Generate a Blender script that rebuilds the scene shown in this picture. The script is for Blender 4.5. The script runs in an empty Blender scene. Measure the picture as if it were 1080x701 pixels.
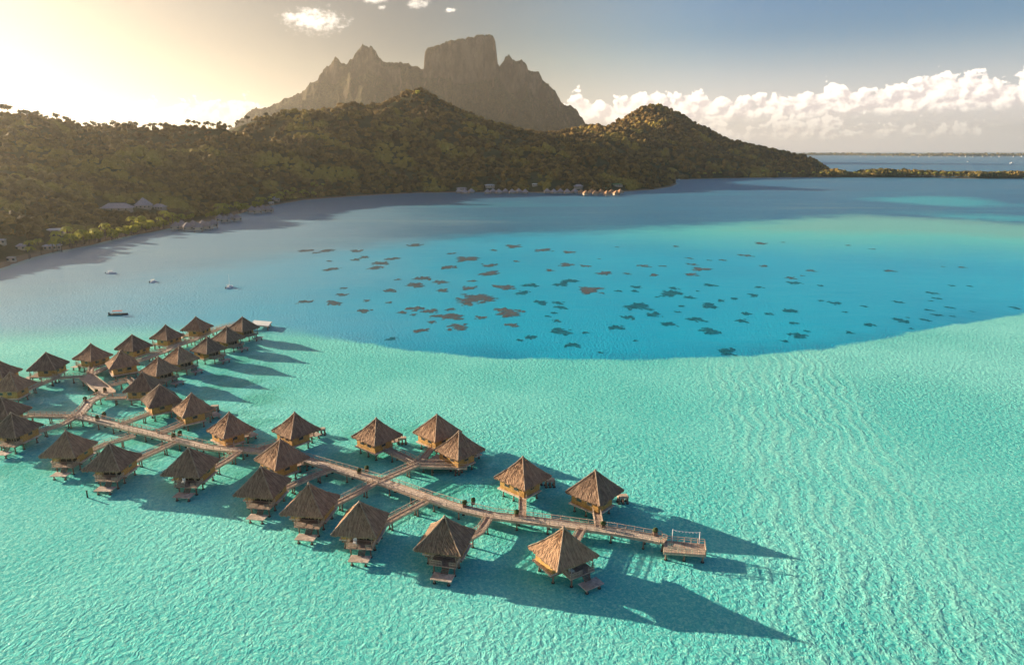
import bpy, math, random
import numpy as np
from mathutils import Vector, Matrix, Euler
R = math.radians
random.seed(7); rng = np.random.default_rng(7)
sc = bpy.context.scene
col = sc.collection
# ------------------------------------------------------------------ camera
CH = 72.0; F = 720.0; PITCH = math.atan(191.5/F)
cam = bpy.data.objects.new('camera', bpy.data.cameras.new('camera')); col.objects.link(cam)
cam.location = (0, 0, CH); cam.rotation_euler = (math.pi/2-PITCH, 0, 0)
cam.data.sensor_width = 36; cam.data.lens = 24; cam.data.clip_start = .5; cam.data.clip_end = 90000
sc.camera = cam

def ray(px, py):
    a = (px-540)/F; b = (350.5-py)/F
    return Vector((a, math.cos(PITCH)+b*math.sin(PITCH), -math.sin(PITCH)+b*math.cos(PITCH)))
def at(px, py, z=0.0):
    "survey point: where a sight line of the aerial photo meets height z"
    d = ray(px, py); t = (z-CH)/d.z
    return Vector((d.x*t, d.y*t, z))
def atY(px, py, Y):
    d = ray(px, py); t = Y/d.y
    return Vector((d.x*t, Y, CH+d.z*t))
def azel(px, py):
    d = ray(px, py).normalized()
    return math.degrees(math.atan2(d.x, d.y)), math.degrees(math.asin(d.z))

# ------------------------------------------------------------------ sun / sky
SUN_EL = 13.2; SUN_AZ = -64.0          # azimuth from +Y, negative = left
sd = Vector((math.sin(R(SUN_AZ))*math.cos(R(SUN_EL)), math.cos(R(SUN_AZ))*math.cos(R(SUN_EL)), math.sin(R(SUN_EL))))
sun = bpy.data.objects.new('sun', bpy.data.lights.new('sun', 'SUN')); col.objects.link(sun)
sun.data.energy = 5.0; sun.data.angle = R(.55); sun.data.color = (1, .84, .62)
sun.rotation_euler = (-sd).to_track_quat('-Z', 'Y').to_euler()
sun.location = (0, 0, 300)

# ------------------------------------------------------------------ node helpers
class NT:
    def __init__(s, nt): s.nt = nt
    def n(s, t, **k):
        nd = s.nt.nodes.new(t)
        for a, v in k.items(): setattr(nd, a, v)
        return nd
    def put(s, nd, i, v):
        if v is None: return
        if hasattr(v, 'links') or isinstance(v, bpy.types.NodeSocket): s.nt.links.new(v, nd.inputs[i])
        else: nd.inputs[i].default_value = v
    def m(s, op, a, b=None, c=None, clamp=False):
        nd = s.n('ShaderNodeMath', operation=op); nd.use_clamp = clamp
        s.put(nd, 0, a); s.put(nd, 1, b); s.put(nd, 2, c)
        return nd.outputs[0]
    def mr(s, v, a, b, lo=0., hi=1., smooth=True):
        nd = s.n('ShaderNodeMapRange'); nd.interpolation_type = 'SMOOTHSTEP' if smooth else 'LINEAR'
        s.put(nd, 0, v); s.put(nd, 1, a); s.put(nd, 2, b); s.put(nd, 3, lo); s.put(nd, 4, hi)
        return nd.outputs[0]
    def mix(s, f, a, b, blend='MIX'):
        nd = s.n('ShaderNodeMix', data_type='RGBA', blend_type=blend)
        s.put(nd, 0, f)
        for i, v in ((6, a), (7, b)):
            if isinstance(v, (tuple, list)): v = tuple(v)+(1,)*(4-len(v))
            s.put(nd, i, v)
        return nd.outputs[2]
    def comb(s, x, y, z=0.):
        nd = s.n('ShaderNodeCombineXYZ'); s.put(nd, 0, x); s.put(nd, 1, y); s.put(nd, 2, z); return nd.outputs[0]
    def noise(s, vec, scale, detail=4, rough=.5, dist=0., out=0):
        nd = s.n('ShaderNodeTexNoise'); nd.noise_dimensions = getattr(s, 'dim', '3D'); s.put(nd, 'Vector', vec); s.put(nd, 'Scale', scale)
        s.put(nd, 'Detail', detail); s.put(nd, 'Roughness', rough); s.put(nd, 'Distortion', dist)
        return nd.outputs[out]
    def vor(s, vec, scale, feature='SMOOTH_F1', smooth=.5, rand=1.):
        nd = s.n('ShaderNodeTexVoronoi', feature=feature); nd.voronoi_dimensions = getattr(s, 'dim', '3D')
        s.put(nd, 'Vector', vec); s.put(nd, 'Scale', scale)
        if feature == 'SMOOTH_F1': s.put(nd, 'Smoothness', smooth)
        s.put(nd, 'Randomness', rand)
        return nd.outputs['Distance']
    def mapping(s, vec, scale=(1, 1, 1), rot=(0, 0, 0), loc=(0, 0, 0)):
        nd = s.n('ShaderNodeMapping'); s.put(nd, 0, vec); s.put(nd, 1, loc); s.put(nd, 2, rot); s.put(nd, 3, scale)
        return nd.outputs[0]
    def attr(s, name, out='Fac'):
        return s.n('ShaderNodeAttribute', attribute_name=name).outputs[out]
    def bump(s, h, strength=1., dist=1., normal=None):
        nd = s.n('ShaderNodeBump'); s.put(nd, 'Strength', strength); s.put(nd, 'Distance', dist); s.put(nd, 'Height', h)
        if normal is not None: s.put(nd, 'Normal', normal)
        return nd.outputs[0]
def mat(name):
    m = bpy.data.materials.new(name); m.use_nodes = True
    t = NT(m.node_tree); b = m.node_tree.nodes['Principled BSDF']
    return m, t, b

def simple(name, rgb, rough=.7, var=.25, scale=4., spec=.3, bump=0., bscale=30., rand=0., metallic=0.):
    m, t, b = mat(name)
    co = t.n('ShaderNodeTexCoord').outputs['Object']
    f = t.noise(co, scale, 5, .6)
    hi = tuple(min(1, c*(1+var)) for c in rgb); lo = tuple(c*(1-var) for c in rgb)
    c = t.mix(t.mr(f, .3, .7), lo, hi)
    if rand:
        r = t.n('ShaderNodeObjectInfo').outputs['Random']
        c = t.mix(1., c, t.comb(*[t.mr(r, 0., 1., 1-rand, 1+rand, False)]*3), 'MULTIPLY')
    t.put(b, 'Base Color', c); b.inputs['Roughness'].default_value = rough
    b.inputs['Specular IOR Level'].default_value = spec; b.inputs['Metallic'].default_value = metallic
    if bump: t.put(b, 'Normal', t.bump(t.noise(co, bscale, 3), 1., bump))
    return m

# ------------------------------------------------------------------ world: sky + distant clouds
w = bpy.data.worlds.new('World'); sc.world = w; w.use_nodes = True
t = NT(w.node_tree); t.dim = '2D'; bg = w.node_tree.nodes['Background']
sky = t.n('ShaderNodeTexSky', sky_type='NISHITA'); sky.sun_disc = False
sky.sun_elevation = R(SUN_EL); sky.sun_rotation = R(SUN_AZ)
sky.altitude = 50; sky.air_density = 1.0; sky.dust_density = 1.6; sky.ozone_density = 1.0
gen = t.n('ShaderNodeTexCoord').outputs['Generated']
sep = t.n('ShaderNodeSeparateXYZ'); t.put(sep, 0, gen)
az = t.m('MULTIPLY', t.m('ARCTAN2', sep.outputs[0], sep.outputs[1]), 57.2958)
el = t.m('MULTIPLY', t.m('ARCSINE', sep.outputs[2]), 57.2958)
def ramp_curve(pts, scale=20., x=None):
    "piecewise-linear function of azimuth given as (pixel column, pixel row) survey of cloud edges -> elevation in degrees"
    r = t.n('ShaderNodeValToRGB'); e = r.color_ramp.elements
    q = sorted((azel(*p)[0], azel(*p)[1]) for p in pts)
    while len(e) > 1: e.remove(e[-1])
    for i, (a, h) in enumerate(q):
        pos = min(1, max(0, (a+60)/120.)); v = max(0, h)/scale
        k = e[0] if i == 0 else e.new(pos)
        if i == 0: k.position = pos
        k.color = (v, v, v, 1)
    t.put(r, 0, t.m('DIVIDE', t.m('ADD', x, 60.), 120.))
    return t.m('MULTIPLY', r.outputs[0], scale)
def puff(a, e_, s):
    v = t.comb(a, t.m('MULTIPLY', e_, 1.25), 3.7)
    warp = t.noise(v, .55*s, 3, .6, 0., 1)
    vm = t.n('ShaderNodeVectorMath', operation='SCALE'); t.put(vm, 0, warp); vm.inputs[3].default_value = 1.6/s
    va = t.n('ShaderNodeVectorMath', operation='ADD'); t.put(va, 0, v); t.put(va, 1, vm.outputs[0])
    d1 = t.vor(va.outputs[0], .62*s, 'F1'); d2 = t.vor(va.outputs[0], 1.7*s, 'F1')
    nz = t.noise(v, 3.2*s, 3, .6)
    x = t.m('MULTIPLY_ADD', d1, -1.0, .95)
    x = t.m('MULTIPLY_ADD', d2, -.42, x)
    return t.m('MULTIPLY_ADD', nz, .35, x)
def bank(top, base, s, amp, patch=0.):
    T = ramp_curve(top, x=az); B = ramp_curve(base, x=az)
    p0 = puff(az, el, s)
    p1 = puff(t.m('ADD', az, -.33/s), t.m('ADD', el, .24/s), s)
    big = t.noise(t.comb(az, t.m('MULTIPLY', el, .6), 9.), .22*s, 3)
    e0 = t.m('SUBTRACT', t.m('MULTIPLY_ADD', t.m('SUBTRACT', p0, .55), amp, T), el)
    e0 = t.m('MULTIPLY_ADD', t.m('SUBTRACT', big, .5), amp*1.6+patch, e0)
    d = t.m('MULTIPLY', t.mr(e0, 0., .20), t.mr(t.m('SUBTRACT', el, T), 1.0, .55))
    bl = t.m('SUBTRACT', t.m('MULTIPLY_ADD', t.m('SUBTRACT', p0, .5), amp*.3, el), B)
    d = t.m('MULTIPLY', d, t.mr(bl, -.25, .45))
    th = t.m('MULTIPLY', t.mr(t.m('SUBTRACT', T, B), .1, .5), d)
    rel = t.m('SUBTRACT', p0, p1)
    hgt = t.m('DIVIDE', t.m('SUBTRACT', el, B), t.m('MAXIMUM', t.m('SUBTRACT', T, B), .6), clamp=True)
    lit = t.m('ADD', t.m('MULTIPLY_ADD', rel, 2.1, .34), t.m('MULTIPLY', hgt, .46), clamp=True)
    return th, lit
skyc = sky.outputs[0]
# thin warm veil of dust low over the horizon, strongest towards the sun
dt = t.n('ShaderNodeVectorMath', operation='DOT_PRODUCT'); t.put(dt, 0, gen); dt.inputs[1].default_value = tuple(sd)
toward = t.mr(dt.outputs['Value'], .12, .85, 0., 1., False)
hs = t.n('ShaderNodeHueSaturation'); t.put(hs, 'Color', skyc); hs.inputs['Saturation'].default_value = 1.25
low = t.mr(el, 0., 15., 1., 0.)
veil = t.m('MULTIPLY', t.m('POWER', toward, 2.6), t.m('MULTIPLY_ADD', low, .6, .4))
cool = t.mix(t.mr(t.m('ADD', toward, 0.), 0., .55), (.50, .66, .90), (.85, .88, .92))
cool = t.mix(t.mr(toward, .12, .7), cool, (.22, .22, .235))
hsv = t.mix(1., hs.outputs[0], cool, 'MULTIPLY')
skyc = t.mix(t.m('MULTIPLY', veil, .95, clamp=True), hsv, (3.9, 3.5, 3.0))
skyc = t.mix(t.m('MULTIPLY', t.mr(el, 0., 9., 1., 0.), .7), skyc, t.mix(t.mr(toward, .1, .6), (9.6, 8.2, 7.8), (4.2, 3.7, 3.1)))
cl = [bank([(590,120),(604,101),(650,103),(700,98),(760,98),(800,96),(850,97),(900,90),(950,88),(985,80),(1030,82),(1080,80),(1200,78),(1350,90)],
           [(590,128),(650,133),(700,130),(760,128),(820,124),(900,121),(980,117),(1080,113),(1200,108),(1350,112)], 1.0, 1.5),
      bank([(640,150),(700,138),(760,134),(800,131),(850,130),(900,128),(960,132),(1000,136),(1060,134),(1200,128),(1350,126)],
           [(640,152),(700,148),(800,146),(900,144),(960,143),(1080,143),(1200,140),(1350,140)], 1.5, 1.5, 3.0),
      bank([(-300,100),(-100,105),(60,112),(110,104),(140,103),(180,106),(225,103),(260,105),(280,112),(300,124)],
           [(-300,125),(-100,128),(60,126),(110,126),(180,128),(280,128),(300,127)], 1.3, 1.1)]
for i, (d, lit) in enumerate(cl):
    hi = (12.2, 10.7, 9.2) if i < 2 else (8.0, 7.0, 5.8)
    lo = (6.6, 5.6, 5.3) if i < 2 else (3.6, 2.9, 2.3)
    skyc = t.mix(t.m('MULTIPLY', d, (.97, .8, .9)[i]), skyc, t.mix(lit, lo, hi))
for (px, py, ra, re) in ((333, 23, 2.3, 1.0), (312, 19, .9, .4), (441, 3, .9, .5), (402, 8, .35, .2), (393, -1, 1.0, .4), (474, 11, .5, .22)):
    a0, e0 = azel(px, py)
    dx = t.m('DIVIDE', t.m('SUBTRACT', az, a0), ra); dy = t.m('DIVIDE', t.m('SUBTRACT', el, e0), re)
    r = t.m('SQRT', t.m('ADD', t.m('MULTIPLY', dx, dx), t.m('MULTIPLY', dy, dy)))
    nz = t.noise(t.comb(t.m('ADD', az, px*.1), t.m('MULTIPLY', el, 1.5)), 1.5, 4, .62)
    d = t.mr(t.m('MULTIPLY_ADD', t.m('SUBTRACT', nz, .5), 1.9, t.m('SUBTRACT', 1., r)), -.08, .95)
    lit = t.mr(t.m('MULTIPLY_ADD', nz, .8, dy), -.6, .6)
    skyc = t.mix(t.m('MULTIPLY', d, .95), skyc, t.mix(lit, (5.6, 5.0, 4.4), (9.6, 8.7, 7.5)))
t.put(bg, 'Color', skyc); bg.inputs[1].default_value = .060
w.cycles.sampling_method = 'MANUAL'; w.cycles.sample_map_resolution = 256

# ------------------------------------------------------------------ mesh helpers
def fastmesh(name, V, Fq, mats, parent=None, attrs=None, smooth=False, fmat=None):
    "V (n,3), Fq (m,k) constant-size faces"
    V = np.ascontiguousarray(V, dtype=np.float32); Fq = np.ascontiguousarray(Fq, dtype=np.int32)
    me = bpy.data.meshes.new(name); m, k = Fq.shape
    me.vertices.add(len(V)); me.vertices.foreach_set('co', V.ravel())
    me.loops.add(m*k); me.loops.foreach_set('vertex_index', Fq.ravel())
    me.polygons.add(m); me.polygons.foreach_set('loop_start', np.arange(0, m*k, k, dtype=np.int32))
    me.update(calc_edges=True)
    me.polygons.foreach_set('use_smooth', np.full(m, smooth, dtype=bool))
    if fmat is not None: me.polygons.foreach_set('material_index', np.asarray(fmat, dtype=np.int32))
    for an, av in (attrs or {}).items():
        a = me.attributes.new(an, 'FLOAT', 'POINT'); a.data.foreach_set('value', np.asarray(av, dtype=np.float32).ravel())
    for mm in (mats if isinstance(mats, (list, tuple)) else [mats]): me.materials.append(mm)
    me.update()
    o = bpy.data.objects.new(name, me); col.objects.link(o)
    if parent: o.parent = parent
    return o
def tag(o, label=None, cat=None, group=None, kind=None):
    if label: o['label'] = label
    if cat: o['category'] = cat
    if group: o['group'] = group
    if kind: o['kind'] = kind
    return o
def empty(name, loc, rz=0):
    o = bpy.data.objects.new(name, None); col.objects.link(o); o.location = loc; o.rotation_euler = (0, 0, rz); o.empty_display_size = .5
    return o
class MB:
    def __init__(s): s.v = []; s.f = []; s.uv = {}
    def add(s, vs, fs):
        b = len(s.v); s.v += [tuple(v) for v in vs]; s.f += [tuple(b+i for i in f) for f in fs]; return b
    def box(s, c, d, rz=0., M=None):
        hx, hy, hz = d[0]/2, d[1]/2, d[2]/2; cs, sn = math.cos(rz), math.sin(rz)
        vs = []
        for z in (-hz, hz):
            for x, y in ((-hx, -hy), (hx, -hy), (hx, hy), (-hx, hy)):
                vs.append((c[0]+x*cs-y*sn, c[1]+x*sn+y*cs, c[2]+z))
        s.add(vs, [(3, 2, 1, 0), (4, 5, 6, 7), (0, 1, 5, 4), (1, 2, 6, 5), (2, 3, 7, 6), (3, 0, 4, 7)])
    def beam(s, a, b, wd, h):
        "rectangular beam from a to b (centre line), width wd, height h"
        a = Vector(a); b = Vector(b); d = (b-a); L = d.length
        if L < 1e-6: return
        d /= L; up = Vector((0, 0, 1)); sx = d.cross(up)
        if sx.length < 1e-3: sx = Vector((1, 0, 0))
        sx.normalize(); uz = sx.cross(d).normalized()
        vs = [p+sx*i*wd/2+uz*j*h/2 for p in (a, b) for i, j in ((-1, -1), (1, -1), (1, 1), (-1, 1))]
        s.add(vs, [(0, 1, 2, 3), (7, 6, 5, 4), (0, 4, 5, 1), (1, 5, 6, 2), (2, 6, 7, 3), (3, 7, 4, 0)])
    def tube(s, pts, rs, n=8):
        pts = [Vector(p) for p in pts]
        if not hasattr(rs, '__len__'): rs = [rs]*len(pts)
        vs = []; fs = []
        for i, p in enumerate(pts):
            d = (pts[min(i+1, len(pts)-1)]-pts[max(i-1, 0)]).normalized()
            ax = d.orthogonal().normalized() if abs(d.z) < .999 else Vector((1, 0, 0))
            ay = d.cross(ax).normalized()
            for k in range(n):
                a = 2*math.pi*k/n; vs.append(p+(ax*math.cos(a)+ay*math.sin(a))*rs[i])
        for i in range(len(pts)-1):
            for k in range(n):
                fs.append((i*n+k, i*n+(k+1) % n, (i+1)*n+(k+1) % n, (i+1)*n+k))
        fs.append(tuple(range(n))[::-1]); fs.append(tuple((len(pts)-1)*n+k for k in range(n)))
        s.add(vs, fs)
    def build(s, name, m, parent=None, smooth=False):
        me = bpy.data.meshes.new(name); me.from_pydata(s.v, [], s.f); me.update()
        for mm in (m if isinstance(m, (list, tuple)) else [m]): me.materials.append(mm)
        if smooth: me.polygons.foreach_set('use_smooth', [True]*len(me.polygons))
        o = bpy.data.objects.new(name, me); col.objects.link(o)
        if parent: o.parent = parent
        return o
def copy_tree(o, parent=None):
    c = o.copy(); col.objects.link(c); c.parent = parent
    for ch in list(o.children): copy_tree(ch, c)
    return c

def vnoise(x, y, seed=0):
    xi = np.floor(x).astype(np.int64); yi = np.floor(y).astype(np.int64); fx = x-xi; fy = y-yi
    def h(a, b):
        n = (a*374761393+b*668265263+seed*1442695041) & 0xffffffff
        n = ((n ^ (n >> 13))*1274126177) & 0xffffffff
        return ((n ^ (n >> 16)) & 0xffff)/65535.
    u = fx*fx*(3-2*fx); v = fy*fy*(3-2*fy)
    return (h(xi, yi)*(1-u)+h(xi+1, yi)*u)*(1-v)+(h(xi, yi+1)*(1-u)+h(xi+1, yi+1)*u)*v
def fbm(x, y, o=4, seed=0, ridged=False):
    s = 0; a = .5; tot = 0
    for i in range(o):
        n = vnoise(x*2**i, y*2**i, seed+i*17)
        if ridged: n = 1-abs(2*n-1)
        s = s+a*n; tot += a; a *= .5
    return s/tot
def sdist(P, poly):
    "signed distance (positive inside) of points P (n,2) to polygon"
    poly = np.array(poly, float); n = len(poly); best = np.full(len(P), 1e18); ins = np.zeros(len(P), bool)
    for i in range(n):
        a = poly[i]; b = poly[(i+1) % n]; ab = b-a; L = (ab**2).sum()+1e-9
        tt = np.clip(((P-a)@ab)/L, 0, 1); q = a+tt[:, None]*ab
        best = np.minimum(best, ((P-q)**2).sum(1))
        c = ((a[1] > P[:, 1]) != (b[1] > P[:, 1]))
        with np.errstate(divide='ignore', invalid='ignore'):
            xx = (b[0]-a[0])*(P[:, 1]-a[1])/(b[1]-a[1])+a[0]
        ins ^= c & (P[:, 0] < xx)
    d = np.sqrt(best); return np.where(ins, d, -d)
def pix(pts, z=0.): return [tuple(at(px, py, z)[:2]) for px, py in pts]
def sstep(x, a, b):
    q = np.clip((x-a)/(b-a), 0, 1); return q*q*(3-2*q)

# ------------------------------------------------------------------ survey of the coast
coast = pix([(-420, 420), (-250, 352), (-120, 313), (0, 284), (30, 273), (60, 265), (95, 259), (130, 250), (165, 244), (182, 240), (205, 238), (225, 233), (255, 225), (285, 217), (320, 211),
             (360, 208), (400, 205.5), (440, 203.5), (480, 203), (540, 203), (600, 203.5), (640, 203.5), (690, 200), (708, 197), (714, 194), (712, 191.5), (700, 190.2), (716, 189.5), (760, 188.3), (800, 187.6), (840, 187.2), (880, 187)])
tailX = at(880, 187)
land = coast + [(tailX.x+15, tailX.y+120), (atY(886, 177, 2500).x, 2560), (atY(880, 175, 3000).x, 3100), (900, 3600), (-3500, 3600), (-3500, 380), (-900, 300)]
land = [tuple(p) for p in land]

# ------------------------------------------------------------------ water
m_water, t, b = mat('lagoon_water')
co = t.n('ShaderNodeTexCoord').outputs['Object']
edge = t.noise(co, .035, 4, .6)
edgef = t.noise(co, .25, 3, .6)
near = t.attr('near'); bas = t.attr('basin'); sand = t.attr('sandbar'); stripe = t.attr('stripe'); shore = t.attr('shore')
def wob(a, k): return t.m('MULTIPLY_ADD', t.m('SUBTRACT', edge, .5), k, a)
deep = t.mix(t.noise(t.mapping(co, (.004, .013, .01)), 1., 4), (.004, .095, .20), (.010, .19, .31))
c = deep
st_ = t.noise(t.mapping(co, (.0022, .016, 1.), (0, 0, R(-6))), 1., 5, .6, .6)
c = t.mix(t.m('MULTIPLY', t.mr(st_, .56, .66), .5), c, (.13, .24, .26))
c = t.mix(t.m('MULTIPLY', t.mr(st_, .44, .36), .5), c, (.01, .25, .33))
# cyan basin
bcol = t.mix(t.noise(co, .012, 3), (.001, .31, .50), (.002, .45, .62))
bcol = t.mix(t.mr(wob(sand, 60.), -210., 20.), bcol, (.10, .56, .50))
c = t.mix(t.mr(wob(bas, 70.), -40., 45.), c, bcol)
c = t.mix(t.m('MULTIPLY', t.mr(wob(sand, 80.), -30., 40.), .8), c, (.17, .47, .40))
c = t.mix(t.m('MULTIPLY', t.mr(wob(stripe, 90.), -34., 34.), .75), c, (.02, .42, .46))
# pale sky reflection painted into the water colour, western part of the bay
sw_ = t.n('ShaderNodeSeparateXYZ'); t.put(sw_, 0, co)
sky_sheen = t.m('MULTIPLY', t.mr(t.m('MULTIPLY_ADD', t.m('SUBTRACT', t.noise(co, .008, 4, .6), .5), 160., sw_.outputs[0]), 10., -230.), t.mr(sw_.outputs[1], 1200., 600.))
c = t.mix(t.m('MULTIPLY', sky_sheen, .72), c, (.27, .42, .50))
# near sandy shallow
mott = t.noise(co, .02, 4, .55)
scol = t.mix(t.mr(mott, .35, .7), (.12, .58, .51), (.22, .71, .62))
big = t.noise(co, .006, 2)
scol = t.mix(t.m('MULTIPLY', t.mr(big, .4, .62), .45), scol, (.04, .53, .50))
# sand ripples seen through the shallow water: pale meandering ridges
wp = t.noise(co, .05, 3, .5, 0., 1)
vm = t.n('ShaderNodeVectorMath', operation='MULTIPLY_ADD'); t.put(vm, 0, wp); vm.inputs[1].default_value = (14, 14, 0); t.put(vm, 2, co)
rp = t.n('ShaderNodeTexWave', wave_type='BANDS', bands_direction='X', wave_profile='SIN'); t.put(rp, 'Vector', t.mapping(vm.outputs[0], (1, 1, 1), (0, 0, R(14))))
rp.inputs['Scale'].default_value = .085; rp.inputs['Distortion'].default_value = 1.2; rp.inputs['Detail'].default_value = 2; rp.inputs['Detail Scale'].default_value = .6
ripple = t.m('MULTIPLY', t.mr(rp.outputs['Fac'], .25, 1.), t.mr(t.noise(co, .06, 2), .2, .5))
rz = t.mr(t.attr('ripples'), -8., 8.)
ripple = t.m('MULTIPLY', ripple, rz)
scol = t.mix(t.m('MULTIPLY', ripple, .32), scol, (.42, .78, .62))
# caustic light cells and darker gaps painted into the shallow colour
caustic = t.noise(co, 1.6, 3, .6, 1.2)
scol = t.mix(t.m('MULTIPLY', t.mr(caustic, .47, .66), .6), scol, (.42, .84, .66))
scol = t.mix(t.m('MULTIPLY', t.mr(caustic, .50, .30), .5), scol, (.03, .44, .40))
# algae-green patches of sea grass around the villa posts
gr = t.m('MULTIPLY', t.mr(t.attr('grass'), -6., 12.), t.mr(t.noise(co, .09, 4, .6), .40, .62))
scol = t.mix(t.m('MULTIPLY', gr, .55), scol, (.045, .36, .24))
sx_ = t.n('ShaderNodeSeparateXYZ'); t.put(sx_, 0, co); wl_ = t.mr(sx_.outputs[0], -45., -150., 1.8, 22.)
c = t.mix(t.mr(t.m('MULTIPLY_ADD', t.m('SUBTRACT', edge, .5), 11., t.m('MULTIPLY_ADD', t.m('SUBTRACT', edgef, .5), 3.5, near)), t.m('MULTIPLY', wl_, -1.), wl_), c, scol)
# (the drop-off softens to a long slope west of the bungalows)
# pale sand against the shore
c = t.mix(t.m('MULTIPLY', t.mr(wob(shore, 8.), 9., 1.), .6), c, (.25, .42, .34))
wv = t.n('ShaderNodeVectorMath', operation='MULTIPLY_ADD'); t.put(wv, 0, t.noise(co, .35, 2, .5, 0., 1)); wv.inputs[1].default_value = (2.2, 2.2, 0); t.put(wv, 2, co)
h1 = t.noise(t.mapping(wv.outputs[0], (1., .75, 1.), (0, 0, R(-24))), 1.0, 2, .5)
h2 = t.noise(t.mapping(wv.outputs[0], (1., .85, 1.), (0, 0, R(20))), 2.6, 2, .5)
h3 = t.noise(t.mapping(co, (.5, 1., 1.), (0, 0, R(8))), .09, 2)
hh = t.m('ADD', t.m('MULTIPLY', h1, .62), t.m('ADD', t.m('MULTIPLY', h2, .26), t.m('MULTIPLY', h3, .6)))
hh = t.m('ADD', hh, t.m('MULTIPLY', ripple, .10))
nd_ = m_water.node_tree; nd_.nodes.remove(b)
df = t.n('ShaderNodeBsdfDiffuse'); t.put(df, 'Color', c); t.put(df, 'Normal', t.bump(hh, t.mr(t.noise(co, .011, 3), .35, .65, .30, .58), 1.))
nsurf = t.bump(t.m('ADD', t.m('MULTIPLY', h1, .34), t.m('ADD', t.m('MULTIPLY', h2, .14), t.m('MULTIPLY', h3, .5))), .6, 1.)
gl = t.n('ShaderNodeBsdfGlossy'); gl.inputs['Roughness'].default_value = .30; t.put(gl, 'Normal', nsurf); gl.inputs['Color'].default_value = (1, 1, 1, 1)
fre = t.n('ShaderNodeFresnel'); fre.inputs[0].default_value = 1.33; t.put(fre, 1, nsurf)
mx = t.n('ShaderNodeMixShader'); t.put(mx, 0, t.m('MULTIPLY', fre.outputs[0], .40)); t.put(mx, 1, df.outputs[0]); t.put(mx, 2, gl.outputs[0])
nd_.links.new(mx.outputs[0], nd_.nodes['Material Output'].inputs[0])
def nonuni(lo, hi, c0, c1, step, g=1.18):
    a = list(np.arange(c0, c1+.1, step)); s = step
    while a[-1] < hi: s *= g; a.append(min(hi, a[-1]+s))
    s = step
    while a[0] > lo: s *= g; a.insert(0, max(lo, a[0]-s))
    return np.array(a)
xs = nonuni(-30000, 30000, -400, 460, 8); ys = nonuni(-1500, 30000, -20, 620, 8, 1.07)
X, Y = np.meshgrid(xs, ys); P = np.stack([X.ravel(), Y.ravel()], 1)
arc = pix([(-900, 400), (-300, 358), (0, 353), (150, 349), (240, 346), (285, 347), (350, 357), (430, 369), (520, 377), (600, 379.5), (700, 378.5), (800, 374), (880, 366), (940, 355), (1000, 344), (1080, 331), (1200, 309), (1500, 280)])
nearp = arc + [(1500, arc[-1][1]), (1500, -1600), (-1500, -1600), (-1500, arc[0][1])]
basinp = pix([(-300, 372), (0, 372), (285, 372), (430, 385), (600, 395), (800, 390), (940, 372), (1080, 350), (1500, 290), (1500, 262), (1250, 252), (1080, 240), (950, 231), (860, 231), (760, 236), (640, 243), (520, 248), (430, 255), (300, 268), (150, 292), (0, 322), (-300, 350)])
sandp = pix([(760, 242), (820, 234), (900, 226), (960, 229), (1020, 231), (1080, 236), (1200, 242), (1400, 252), (1400, 272), (1200, 262), (1080, 252), (980, 246), (880, 246)])
str1 = pix([(905, 210), (960, 207.5), (1010, 207), (1050, 213), (1062, 217), (1010, 218), (950, 214)])
str2 = pix([(982, 227), (1040, 226), (1090, 229), (1200, 231), (1200, 235), (1080, 233.5), (1020, 231)])
ripp = pix([(740, 385), (860, 368), (920, 420), (980, 520), (1060, 640), (1120, 760), (820, 760), (800, 640), (780, 520), (750, 430)])
grassp = pix([(-200, 395), (60, 385), (170, 365), (270, 345), (290, 370), (330, 450), (480, 440), (560, 490), (680, 540), (700, 600), (560, 620), (400, 590), (300, 560), (180, 520), (90, 520), (-200, 500)])
def cl_(v, a=-400, b_=400): return np.clip(v, a, b_)
water = None
A = {'near': cl_(sdist(P, nearp)), 'basin': cl_(sdist(P, basinp)), 'sandbar': cl_(sdist(P, sandp)), 'stripe': cl_(np.maximum(sdist(P, str1), sdist(P, str2))),
     'shore': cl_(-sdist(P, land)), 'ripples': cl_(sdist(P, ripp)), 'grass': cl_(sdist(P, grassp))}
nx, ny = len(xs), len(ys); idx = np.arange(nx*ny).reshape(ny, nx)
Fq = np.stack([idx[:-1, :-1], idx[:-1, 1:], idx[1:, 1:], idx[1:, :-1]], -1).reshape(-1, 4)
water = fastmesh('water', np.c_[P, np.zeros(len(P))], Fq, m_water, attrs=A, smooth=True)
tag(water, kind='structure', label='turquoise lagoon water, shallow near and deep blue beyond')

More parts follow.
